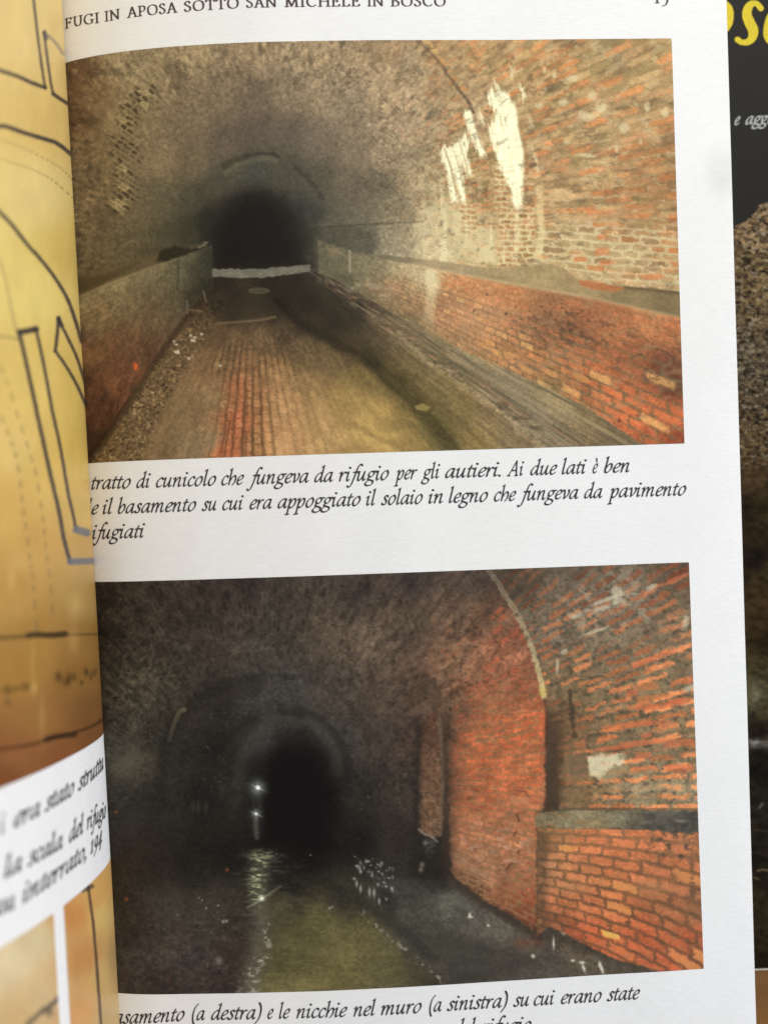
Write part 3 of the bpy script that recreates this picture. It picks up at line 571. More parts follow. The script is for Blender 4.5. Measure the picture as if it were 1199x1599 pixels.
    m = (sstep(5.6, 2.6, d + 1.6 * fbm(X / 4, Y / 4, 283, 2)) * (.55 + .4 * t))[..., None]
    C = C * (1 - m) + cc * m
    for (x, y) in [(815, 985), (822, 996), (806, 960)]: C = mixc(C, (72, 62, 48), np.exp(-((X - x) / 3.2) ** 2 - ((Y - y) / 3.2) ** 2) * .8)
    C = mixc(C, (190, 166, 92), np.exp(-((X - 847) / 6) ** 2 - ((Y - 1080) / 8) ** 2) * .8)
    d, t = seg_dist(X, Y, [(850, 1092), (853, 1120), (853, 1170)]); C = mixc(C, (70, 48, 38), sstep(4, 1, d) * .5)
    # ---------------- sidewalk
    sw = poly(X, Y, [(600,1372),(700,1372),(752,1410),(842,1466),(960,1500),(1030,1518),(1000,1526),(700,1545),(690,1520),(660,1480),(630,1440)], 8, 4)
    C = C * (1 + sw * (.26 + .12 * fbm(X / 30, Y / 8, 291, 4)))[..., None]
    k = poly(X, Y, [(640,1452),(700,1456),(790,1475),(840,1500),(800,1526),(700,1540),(690,1512)], 10, 5); C = mixc(C, (50, 48, 44), k * .5)
    k = np.exp(-((X - 825) / 24) ** 2 - ((Y - 1472) / 9) ** 2); C = mixc(C, (116, 66, 46), k * .5 * (.5 + .8 * sstep(-.2, .4, fbm(X / 7, Y / 5, 293, 3))))
    C = C * (1 + .16 * sstep(1330, 1420, Y) * sstep(700, 560, X))[..., None]
    # kerb line of foam
    d, t = seg_dist(X + 3 * st2, Y, [(560, 1418), (590, 1450), (625, 1478), (660, 1505), (690, 1532)])
    C = mixc(C, (146, 142, 130), sstep(7, 1, d) * sstep(0, .4, fbm(X / 6, Y / 6, 295, 3)) * .75)
    d, t = seg_dist(X, Y, [(520, 1385), (570, 1412), (640, 1462), (680, 1500)]); C = mixc(C, (34, 32, 29), sstep(9, 2, d - 2) * .3)
    # ---------------- olive water
    k = poly(X, Y, [(420,1440),(470,1430),(560,1428),(600,1460),(650,1500),(690,1535),(690,1560),(400,1560),(412,1500)], 14, 6)
    C = C * (1 + k * (.07 * fbm(X / 30, Y / 30, 301, 3)))[..., None]
    C = mixc(C, (84, 76, 52), k * .3) * (1 - .10 * k)[..., None]
    C = C * (1 + k * .10 * fbm(X / 26, Y / 5, 303, 3))[..., None]
    for (x, y, a, b) in [(600,1505,26,7),(625,1520,22,5),(585,1495,16,5)]:
        C = mixc(C, (70, 64, 44), np.exp(-((X - x) / a) ** 2 - ((Y - y) / b) ** 2) * .5 * (.6 + st3))
    k = np.exp(-((X - 476) / 9) ** 2 - ((Y - 1532) / 6) ** 2); C = mixc(C, (150, 138, 88), k * .35)
    # wet rubble on the left
    k = sstep(1400, 1450, Y) * sstep(420, 380, X)
    C = C * (1 + k * (.26 * fbm(X / 9, Y / 8, 303, 4)))[..., None]
    C = mixc(C, (76, 54, 42), k * sstep(.25, .6, fbm(X / 12, Y / 10, 305, 3)) * .4)
    C = mixc(C, (116, 110, 104), k * sstep(.42, .65, fbm(X / 6, Y / 4, 307, 3)) * .35)
    k = np.exp(-((X - 342) / 7) ** 2 - ((Y - 1500) / 6) ** 2); C = mixc(C, (140, 138, 136), k * .5)
    for (x, y, a) in [(349,1439,2.6),(354,1438,2),(322,1418,1.6),(341,1414,1.5),(278,1429,1.2),(311,1402,1.2),(316,1406,1.2),(515,1418,2),(519,1416,1.4),(485,1335,1.2)]:
        C = mixc(C, (176, 174, 166), np.exp(-((X - x) / a) ** 2 - ((Y - y) / a) ** 2) * .7)
    # lamps far down the tunnel and their shimmer on the water
    col = np.exp(-((X - 402) / 9) ** 2) * sstep(1215, 1235, Y) * sstep(1312, 1300, Y); C = mixc(C, (84, 84, 76), col * .35 * (.7 + .6 * st2))
    d, t = seg_dist(X, Y, [(399, 1280), (401, 1308)]); C = mixc(C, (106, 108, 98), sstep(6, 1, d) * .4)
    wet = sstep(1318, 1345, Y) * sstep(330, 400, X) * sstep(560, 470, X)
    rp = fbm(X / 16, Y / 3.4, 315, 3)
    C = mixc(C, (70, 72, 60), wet * sstep(.05, .5, rp) * np.exp(-((X - 405) / 52) ** 2) * sstep(1500, 1400, Y) * .55)
    C = C * (1 + wet * .14 * rp)[..., None]
    C = mixc(C, (112, 112, 98), np.exp(-((X - 404 - .03 * (Y - 1330)) / 15) ** 2) * sstep(1320, 1345, Y) * sstep(1500, 1420, Y) * .38)
    C = mixc(C, (112, 110, 102), np.exp(-((X - 402 + .16 * (Y - 1480)) / 17) ** 2) * sstep(1420, 1500, Y) * .40)
    sh = fbm(X / 9, Y / 3.2, 311, 3)
    d, t = seg_dist(X, Y, [(408, 1330), (403, 1360), (400, 1400)])
    k = sstep(24 - 6 * t, 5, d) * sstep(-.25, .4, sh) * sstep(1322, 1334, Y) * sstep(1425, 1395, Y)
    C = mixc(C, (132, 140, 108), k * .8); C = mixc(C, (196, 206, 176), k * sstep(.1, .5, sh) * sstep(11, 3, d) * .7)
    k = np.exp(-((X - 412) / 26) ** 2 - ((Y - 1336) / 4.5) ** 2) * sstep(-.2, .3, fbm(X / 8, Y / 2.4, 313, 2)); C = mixc(C, (150, 152, 128), k * .6)
    d, t = seg_dist(X, Y, [(386, 1418), (410, 1403), (438, 1384)]); C = mixc(C, (150, 150, 128), sstep(3, .7, d) * .6 * (1 - np.abs(t - .4)))
    C = mixc(C, (240, 242, 232), np.exp(-((X - 409) / 3.6) ** 2 - ((Y - 1403) / 3.6) ** 2))
    for pts, w_, a in [([(416,1445),(418,1470),(420,1490),(412,1497)], 10, .75), ([(405,1500),(395,1512),(396,1535),(392,1560)], 17, .85), ([(404,1418),(408,1436)], 6, .4), ([(372,1550),(384,1520)], 8, .4)]:
        d, t = seg_dist(X, Y, pts)
        k = sstep(w_, w_ * .2, d) * sstep(-.1, .45, fbm(X / 6, Y / 4, 317, 3)); C = mixc(C, (160, 156, 148), k * a * .85)
    for (x, y, s, ln) in [(403, 1230, 4.4, 11), (400, 1271, 2.6, 9)]:
        g = np.hypot(X - x, Y - y)
        C = mixc(C, (160, 172, 172), np.exp(-(g / (s * 2.6)) ** 2) * .55)
        for (ax, ay) in [(1, .46), (.2, 1), (1, -.5)]:
            nrm = np.hypot(ax, ay); p = ((X - x) * ax + (Y - y) * ay) / nrm; q = np.abs((X - x) * ay - (Y - y) * ax) / nrm
            C = mixc(C, (196, 214, 220), sstep(1.5, .3, q) * np.exp(-(p / ln) ** 2) * (.55 if ay == .46 else .16))
        C = mixc(C, (252, 252, 246), sstep(s, s * .5, g))
    # glints by the kerb
    for i in range(46):
        a, b, c, e = [float(hsh(np.array([i]), np.array([j]), 321)[0]) for j in range(4)]
        x = 552 + 62 * a; y = 1338 + 8 * b + (20 + 48 * c) * a * .6 + 30 * (c - .3) * .6
        C = mixc(C, (206, 208, 210), np.exp(-((X - x) / (1.0 + 1.2 * e)) ** 2 - ((Y - y) / (1.2 + 2.2 * b)) ** 2) * (.15 + .35 * e))
    for (x, y, a, b) in [(577,1393,2,7),(584,1394,2.2,7),(553,1372,2.4,2),(557,1380,2,5),(563,1388,2,6),(592,1407,1.6,5),(603,1404,1.6,2),(557,1352,3,1.5),(575,1345,3,1.5),(590,1350,2,1.2)]:
        C = mixc(C, (190, 192, 192), np.exp(-((X - x) / a) ** 2 - ((Y - y) / b) ** 2) * .65)
    for (x, y, a, b, s) in [(733,1429,2,4,.2),(735,1432,3.5,1.6,0),(762,1445,2.2,2,0),(832,1493,3,3,0),(894,1500,3,2,0),(911,1512,2.4,6,-.3),(908,1503,5,2,0),(939,1513,2.6,8,-.3),(936,1506,2,4,0),(880,1456,3.5,3.5,0),(883,1420,2.6,4,0),(864,1473,1.5,9,0)]:
        C = mixc(C, (220, 216, 204), np.exp(-((X - x + s * (Y - y)) / a) ** 2 - ((Y - y) / b) ** 2) * .85)
    # ---------------- low wall and its ledge on the right
    w = poly(X, Y, [(838,1290),(846,1292),(1100,1298),(1104,1520),(1030,1517),(957,1497),(858,1446),(838,1462)], 2, 1.5)
    q = field(X, Y, [(850,1310,140,96,64),(870,1300,176,118,78),(920,1320,206,116,74),(1000,1310,208,118,76),(1080,1320,206,124,84),(860,1360,190,128,88),(900,1380,214,130,84),(960,1370,214,120,74),(1040,1370,184,104,70),(1085,1360,196,114,74),(900,1420,202,116,74),(960,1420,208,118,72),(1030,1410,176,106,70),(1090,1420,150,102,72),(870,1440,150,88,60),(930,1460,196,94,58),(1000,1460,196,94,58),(1080,1470,184,90,58),(1050,1505,190,92,60),(1095,1505,170,84,56),(900,1455,180,86,56)], 3)
    # each course leans a little more than the one above
    k0 = np.clip((Y - 1290) / 210.0, 0, 1.3)
    cv = (Y - (.02 + .36 * k0) * (X - 840)); 
    cv = (cv - 1288) / (13.2) * 1.0 + .10 * fbm(X / 24, Y / 12, 331, 2)
    cu = (X - 840) / (29 + 12 * (X - 840) / 260) + .04 * st2
    cv = cv + .16 * nb_
    bm, h1, h2 = bricks(cu + .45 * hsh(np.floor(cv), np.floor(cv) * 0, 3) + .10 * na, cv, 335, .06, .15, .0, .11)
    q = desat(q, .84) * (1 + (.18 * (h1 - .5) + .10 * st2 + .09 * st3 + .09 * sm)[..., None])
    q = mixc(q, (158, 112, 80), sstep(.1, .5, fbm(X / 14, Y / 9, 337, 3)) * .45)
    dk = np.clip(sstep(1270, 1440, Y) + .35, 0, 1)
    mcol = np.stack([136 - 46 * dk, 108 - 40 * dk, 78 - 28 * dk], -1)
    q = q * np.array([.98, .94, .88])
    a = ((1 - bm) * (.62 + .25 * sstep(-.3, .4, fbm(X / 18, Y / 14, 339, 3))))[..., None]
    q = q * (1 - a) + mcol * a
    q = mixc(q, (214, 146, 84), bm * sstep(.86, .92, h2) * .6)
    sp = fbm(X / 9, Y / 7, 341, 4)
    k = sstep(0, .4, sp) * (np.exp(-((X - 1050) / 45) ** 2 - ((Y - 1318) / 28) ** 2) + .9 * np.exp(-((X - 1082) / 18) ** 2 - ((Y - 1385) / 16) ** 2) + .5 * np.exp(-((X - 1055) / 12) ** 2 - ((Y - 1345) / 30) ** 2))
    q = mixc(q, (72, 62, 56), np.clip(k, 0, 1) * .85)
    k = np.exp(-((X - 1020) / 40) ** 2 - ((Y - 1385) / 14) ** 2) + np.exp(-((X - 890) / 30) ** 2 - ((Y - 1385) / 8) ** 2)
    q = mixc(q, (166, 122, 84), np.clip(k, 0, 1) * .5)
    k = sstep(868, 846, X + 8 * st3) * (.6 + .4 * sstep(-.3, .3, st2)); q = mixc(q, (78, 62, 48), k * .75)
    C = C * (1 - w[..., None]) + q * w[..., None]
    C = mixc(C, (212, 176, 88), poly(X, Y, [(938,1452),(965,1459),(968,1468),(942,1462)], 1.4) * .8)
    led = poly(X + 2 * na, Y + 3.5 * nb_ + 2 * st3, [(836,1276),(842,1268),(870,1264),(960,1267),(1090,1266),(1092,1302),(1040,1300),(1010,1296),(960,1294),(850,1294),(836,1290)], 2.2, 2)
    lc = field(X, Y, [(845,1280,116,104,80),(900,1272,128,120,96),(960,1275,126,120,98),(990,1285,100,94,80),(1020,1285,76,73,68),(1085,1285,70,68,64),(930,1290,140,122,90)], 3) * (1 + (.16 * st2 + .12 * sm + .24 * fbm(X / 22, Y / 6, 345, 4))[..., None])
    lc = mixc(lc, (146, 112, 76), sstep(.1, .5, fbm(X / 18, Y / 7, 347, 3)) * sstep(990, 900, X) * .6)
    C = C * (1 - led[..., None] * .92) + lc * (led * .92)[..., None]
    C = mixc(C, (150, 148, 142), np.exp(-((X - 1062) / 8) ** 2 - ((Y - 1282) / 2) ** 2) * .6)
    d, t = seg_dist(X, Y, [(838, 1268), (900, 1263), (1090, 1264)]); C = mixc(C, (70, 58, 46), sstep(3.5, 1, d) * .5)
    C = (desat(C, .97, 2.5) * 1.05 * np.array([1.01, 1.0, .96])) * (1 + .06 * fbm(X / 1.7, Y / 1.7, 391, 2))[..., None]
    return np.clip(C, 4, 255)
# ---------------------------------------------------------------- lettering: a broad-nib pen drawn along hand-written strokes
def spline(pts, n=10):
    P = [np.array(p, float) for p in pts]
    if len(P) == 2:
        return np.array([P[0] + (P[1] - P[0]) * t for t in np.linspace(0, 1, 4)])
    Q = [2 * P[0] - P[1]] + P + [2 * P[-1] - P[-2]]
    out = []
    for i in range(1, len(Q) - 2):
        p0, p1, p2, p3 = Q[i - 1:i + 3]
        for t in np.linspace(0, 1, n, endpoint=False):
            out.append(.5 * ((2 * p1) + (-p0 + p2) * t + (2 * p0 - 5 * p1 + 4 * p2 - p3) * t * t + (-p0 + 3 * p1 - 3 * p2 + p3) * t ** 3))
    out.append(P[-1])
    return np.array(out)

ENT = [(.0, .84), (.07, .92), (.17, .99)]
ASC = [(.03, 1.62), (.10, 1.67), (.18, 1.74)]
IT = {   # advance, strokes (x-height = 1, upright; slanted later)
 'a': (.84, [[(.64,.93),(.46,.99),(.22,.80),(.06,.42),(.10,.08),(.24,.03),(.44,.27),(.60,.68),(.67,.97)], [(.67,.98),(.61,.45),(.61,.12),(.69,.01),(.82,.15)]]),
 'b': (.74, [ASC, [(.18,1.75),(.14,1.0),(.10,.40),(.17,.04),(.36,.02),(.58,.32),(.64,.72),(.52,.97),(.34,.86),(.13,.42)]]),
 'c': (.60, [[(.57,.80),(.52,.96),(.36,.99),(.14,.72),(.06,.36),(.17,.04),(.36,.03),(.54,.18)]]),
 'd': (.84, [[(.62,.93),(.46,.99),(.22,.80),(.06,.42),(.10,.08),(.24,.03),(.44,.27),(.60,.66)], [(.52,1.60),(.60,1.66),(.69,1.75)], [(.69,1.75),(.64,1.0),(.60,.35),(.62,.08),(.70,.01),(.82,.15)]]),
 'e': (.61, [[(.08,.42),(.32,.50),(.53,.68),(.55,.92),(.40,1.0),(.17,.76),(.06,.36),(.17,.04),(.37,.04),(.54,.20)]]),
 'f': (.48, [[(.84,1.60),(.76,1.74),(.62,1.74),(.48,1.42),(.36,.80),(.24,.05),(.12,-.45),(-.02,-.66),(-.18,-.62),(-.20,-.52)], [(.14,.93),(.36,.94),(.62,.97)]]),
 'g': (.74, [[(.42,1.0),(.20,.86),(.12,.58),(.24,.36),(.42,.40),(.58,.62),(.58,.88),(.42,1.0)], [(.24,.38),(.12,.24),(.16,.10),(.42,.0),(.62,-.12),(.60,-.38),(.36,-.56),(.06,-.54),(-.06,-.34),(.06,-.12),(.24,.02)], [(.56,.90),(.66,.98),(.82,.95)]]),
 'h': (.78, [ASC, [(.18,1.75),(.14,.9),(.12,.02)], [(.13,.30),(.30,.72),(.50,.98),(.66,.86),(.68,.50),(.58,.12),(.46,-.03)]]),
 'i': (.42, [ENT, [(.17,.99),(.13,.5),(.13,.12),(.21,.01),(.34,.15)], 'dot:.22,1.42']),
 'l': (.40, [ASC, [(.18,1.75),(.14,.9),(.12,.14),(.20,.01),(.33,.15)]]),
 'm': (1.30, [ENT, [(.17,.99),(.14,.5),(.12,.0)], [(.13,.30),(.28,.72),(.46,.98),(.58,.90),(.56,.55),(.54,.0)], [(.55,.30),(.70,.72),(.88,.98),(1.01,.90),(.98,.50),(.97,.12),(1.05,.01),(1.19,.15)]]),
 'n': (.88, [ENT, [(.17,.99),(.14,.5),(.12,.0)], [(.13,.30),(.29,.72),(.48,.98),(.61,.90),(.58,.50),(.57,.12),(.65,.01),(.79,.15)]]),
 'o': (.73, [[(.44,1.0),(.18,.78),(.06,.38),(.17,.03),(.36,.03),(.58,.34),(.64,.72),(.52,.98),(.44,1.0)]]),
 'p': (.76, [ENT, [(.17,.99),(.13,.3),(.08,-.70)], [(-.08,-.71),(.24,-.69)], [(.13,.30),(.30,.74),(.50,.98),(.65,.80),(.60,.36),(.42,.03),(.24,.01),(.13,.16)]]),
 'r': (.58, [ENT, [(.17,.99),(.14,.5),(.12,.0)], [(.13,.34),(.28,.74),(.44,.97),(.57,.90)]]),
 's': (.54, [[(.50,.82),(.44,.97),(.28,.98),(.18,.80),(.30,.56),(.42,.32),(.34,.06),(.16,.01),(.03,.08),(.02,.20)]]),
 't': (.44, [[(.27,1.28),(.20,.95),(.14,.45),(.14,.12),(.22,.01),(.36,.16)], [(.02,.92),(.20,.94),(.45,.97)]]),
 'u': (.88, [ENT, [(.17,.99),(.12,.45),(.14,.08),(.28,.02),(.46,.28),(.60,.70),(.64,.97)], [(.65,.98),(.60,.45),(.60,.12),(.68,.01),(.81,.15)]]),
 'v': (.66, [[(-.02,.84),(.10,.98),(.19,.86),(.22,.45),(.22,.03)], [(.22,.02),(.44,.26),(.60,.62),(.60,.88),(.52,.99)]]),
 'A': (1.16, [[(.02,.02),(.36,.75),(.72,1.62)], [(.72,1.62),(.80,.8),(.90,.02)], [(.28,.56),(.84,.56)], [(-.10,.0),(.18,.0)], [(.74,.0),(1.04,.0)]]),
 '(': (.46, [[(.44,1.74),(.16,1.28),(.06,.62),(.14,-.05),(.34,-.50)]]),
 ')': (.46, [[(.06,1.74),(.28,1.32),(.36,.68),(.28,.02),(.02,-.50)]]),
 '.': (.34, ['dot:.10,.05']),
 ',': (.34, ['dot:.10,.05', [(.14,.02),(.10,-.15),(.0,-.28)]]),
 '1': (.55, [[(.08,.82),(.26,1.0)], [(.27,1.0),(.22,.5),(.2,.0)], [(.05,0),(.36,0)]]),
 '9': (.7, [[(.42,1.0),(.16,.78),(.10,.42),(.26,.20),(.48,.40),(.60,.80),(.42,1.0)], [(.60,.80),(.52,.2),(.30,-.25),(.02,-.5)]]),
 '4': (.7, [[(.50,1.05),(.30,.5),(.02,.1)], [(.02,.1),(.68,.12)], [(.54,1.0),(.44,.1),(.36,-.45)]]),
 '2': (.65, [[(.08,.78),(.28,1.0),(.50,.85),(.40,.48),(.05,.03)], [(.05,.03),(.30,.0),(.60,.04)]]),
}
IT['\u00e8'] = (.61, IT['e'][1] + ['grave:.30,1.62,.44,1.22'])

def srf(x, y, w=.2): return [(x - w, y), (x + w, y)]
RM = {   # roman capitals, cap height = 1
 'F': (.62, [[(.14,0),(.14,1)], [(.02,.985),(.54,.985),], [(.54,.985),(.55,.80)], [(.14,.53),(.42,.53)], [(.43,.62),(.43,.44)], srf(.14,.015,.13)]),
 'U': (.80, [[(.15,1),(.15,.36),(.26,.06),(.42,.01),(.58,.09),(.66,.36),(.66,1)], srf(.15,.985,.14), srf(.66,.985,.12)]),
 'G': (.84, [[(.70,.78),(.62,.94),(.44,1.0),(.20,.88),(.07,.52),(.18,.14),(.44,.0),(.68,.08)], [(.70,.07),(.70,.42)], srf(.70,.42,.12), [(.70,.76),(.71,.98)]]),
 'I': (.34, [[(.17,0),(.17,1)], srf(.17,.985,.13), srf(.17,.015,.13)]),
 'N': (.86, [[(.14,0),(.14,.98)], [(.12,.98),(.72,.02)], [(.72,.02),(.72,1)], srf(.10,.985,.10), srf(.14,.015,.12), srf(.72,.985,.12)]),
 'A': (.78, [[(.10,.0),(.38,1.02)], [(.38,1.02),(.68,.0)], [(.22,.36),(.56,.36)], srf(.08,.015,.11), srf(.68,.015,.13)]),
 'P': (.62, [[(.14,0),(.14,1)], [(.02,.985),(.34,.985),(.52,.86),(.52,.62),(.36,.46),(.18,.46)], srf(.14,.015,.13)]),
 'O': (.86, [[(.43,1.0),(.16,.86),(.07,.50),(.16,.14),(.43,.0),(.70,.14),(.79,.50),(.70,.86),(.43,1.0)]]),
 'S': (.54, [[(.44,.80),(.38,.95),(.24,1.0),(.10,.88),(.10,.70),(.28,.54),(.44,.38),(.44,.14),(.28,.0),(.12,.04),(.05,.22)]]),
 'T': (.68, [[(.34,0),(.34,.98)], [(.04,.985),(.64,.985)], [(.04,.985),(.03,.80)], [(.64,.985),(.65,.80)], srf(.34,.015,.14)]),
 'M': (1.0, [[(.14,0),(.18,.98)], [(.18,.98),(.48,.04)], [(.48,.04),(.80,.98)], [(.80,.98),(.85,0)], srf(.12,.985,.10), srf(.13,.015,.12), srf(.84,.985,.10), srf(.86,.015,.13)]),
 'C': (.76, [[(.66,.78),(.60,.94),(.42,1.0),(.18,.86),(.07,.50),(.18,.14),(.44,.0),(.68,.16)], [(.67,.76),(.67,.98)]]),
 'H': (.86, [[(.15,0),(.15,1)], [(.71,0),(.71,1)], [(.15,.52),(.71,.52)], srf(.15,.985,.13), srf(.15,.015,.13), srf(.71,.985,.13), srf(.71,.015,.13)]),
 'E': (.64, [[(.14,0),(.14,1)], [(.02,.985),(.52,.985)], [(.52,.985),(.53,.82)], [(.14,.53),(.42,.53)], [(.42,.62),(.42,.44)], [(.02,.015),(.54,.015)], [(.54,.015),(.57,.2)]]),
 'L': (.60, [[(.14,0),(.14,1)], srf(.14,.985,.13), [(.02,.015),(.52,.015)], [(.52,.015),(.55,.2)]]),
 'B': (.66, [[(.14,0),(.14,1)], [(.02,.985),(.32,.985),(.48,.86),(.46,.64),(.30,.54)], [(.14,.54),(.36,.53),(.56,.40),(.54,.12),(.34,.015),(.02,.015)]]),
 'R': (.70, [[(.14,0),(.14,1)], [(.02,.985),(.34,.985),(.50,.86),(.50,.64),(.34,.50),(.14,.50)], [(.32,.5),(.50,.2),(.70,.0)], srf(.14,.015,.13)]),
 '1': (.46, [[(.08,.80),(.22,.98)], [(.22,1.0),(.22,.0)], srf(.22,.015,.16)]),
 '5': (.56, [[(.14,.98),(.44,1.0)], [(.14,.96),(.10,.52),(.30,.56),(.46,.36),(.44,.02),(.28,-.24),(.06,-.32)]]),
}

def glyph_mesh(strokes, slant, a, b, phi, cell=.045):
    """outline of the pen strokes as one filled mesh (marching squares)"""
    segs = []
    for s in strokes:
        if isinstance(s, str):
            k, v = s.split(':'); v = [float(x) for x in v.split(',')]
            if k == 'dot': segs.append(('d', np.array([[v[0], v[1]]]), 1.0))
            else: segs.append(('s', np.array([[v[0], v[1]], [v[2], v[3]]]), 1.0))
        else:
            segs.append(('s', spline(s), 1.0))
    allp = np.vstack([p for _, p, _ in segs]); allp = allp + np.c_[allp[:, 1] * slant, allp[:, 1] * 0]
    pad = a * 1.6 + cell * 2
    x0, y0 = allp.min(0) - pad; x1, y1 = allp.max(0) + pad
    nx, ny = int((x1 - x0) / cell) + 2, int((y1 - y0) / cell) + 2
    gx = x0 + np.arange(nx) * cell; gy = y0 + np.arange(ny) * cell
    GX, GY = np.meshgrid(gx, gy)
    c, s_ = math.cos(phi), math.sin(phi)
    F = np.full(GX.shape, 1e9)
    for kind, p, _ in segs:
        p = p + np.c_[p[:, 1] * slant, p[:, 1] * 0]
        if kind == 'd':
            F = np.minimum(F, (np.hypot(GX - p[0, 0], GY - p[0, 1]) - a * 1.12) / a); continue
        A = (GX * c + GY * s_) / a; B = (-GX * s_ + GY * c) / b
        pa = (p[:, 0] * c + p[:, 1] * s_) / a; pb = (-p[:, 0] * s_ + p[:, 1] * c) / b
        for i in range(len(p) - 1):
            dx, dy = pa[i + 1] - pa[i], pb[i + 1] - pb[i]
            L = dx * dx + dy * dy + 1e-12
            t = np.clip(((A - pa[i]) * dx + (B - pb[i]) * dy) / L, 0, 1)
            F = np.minimum(F, np.hypot(A - pa[i] - t * dx, B - pb[i] - t * dy) - 1)
    return march(F, gx, gy)

def march(F, gx, gy):
    ins = F < 0
    verts, faces, key = [], [], {}
    def gv(j, i):
        k = (j, i)
        if k not in key: key[k] = len(verts); verts.append((gx[i], gy[j]))
        return key[k]
    def ev(j0, i0, j1, i1):
        k = (min((j0, i0), (j1, i1)), max((j0, i0), (j1, i1)))
        if k not in key:
            f0, f1 = F[j0, i0], F[j1, i1]; t = f0 / (f0 - f1)
            key[k] = len(verts); verts.append((gx[i0] + (gx[i1] - gx[i0]) * t, gy[j0] + (gy[j1] - gy[j0]) * t))
        return key[k]
    ny, nx = F.shape
    any_ = ins[:-1, :-1] | ins[1:, :-1] | ins[:-1, 1:] | ins[1:, 1:]
    for j, i in zip(*np.nonzero(any_)):
        cs = [(j, i), (j, i + 1), (j + 1, i + 1), (j + 1, i)]
        f = []
        for k in range(4):
            p, q = cs[k], cs[(k + 1) % 4]
            if ins[p]: f.append(gv(*p))
            if ins[p] != ins[q]: f.append(ev(*p, *q))
        if len(f) >= 3: faces.append(f)
    return np.array(verts).reshape(-1, 2), faces

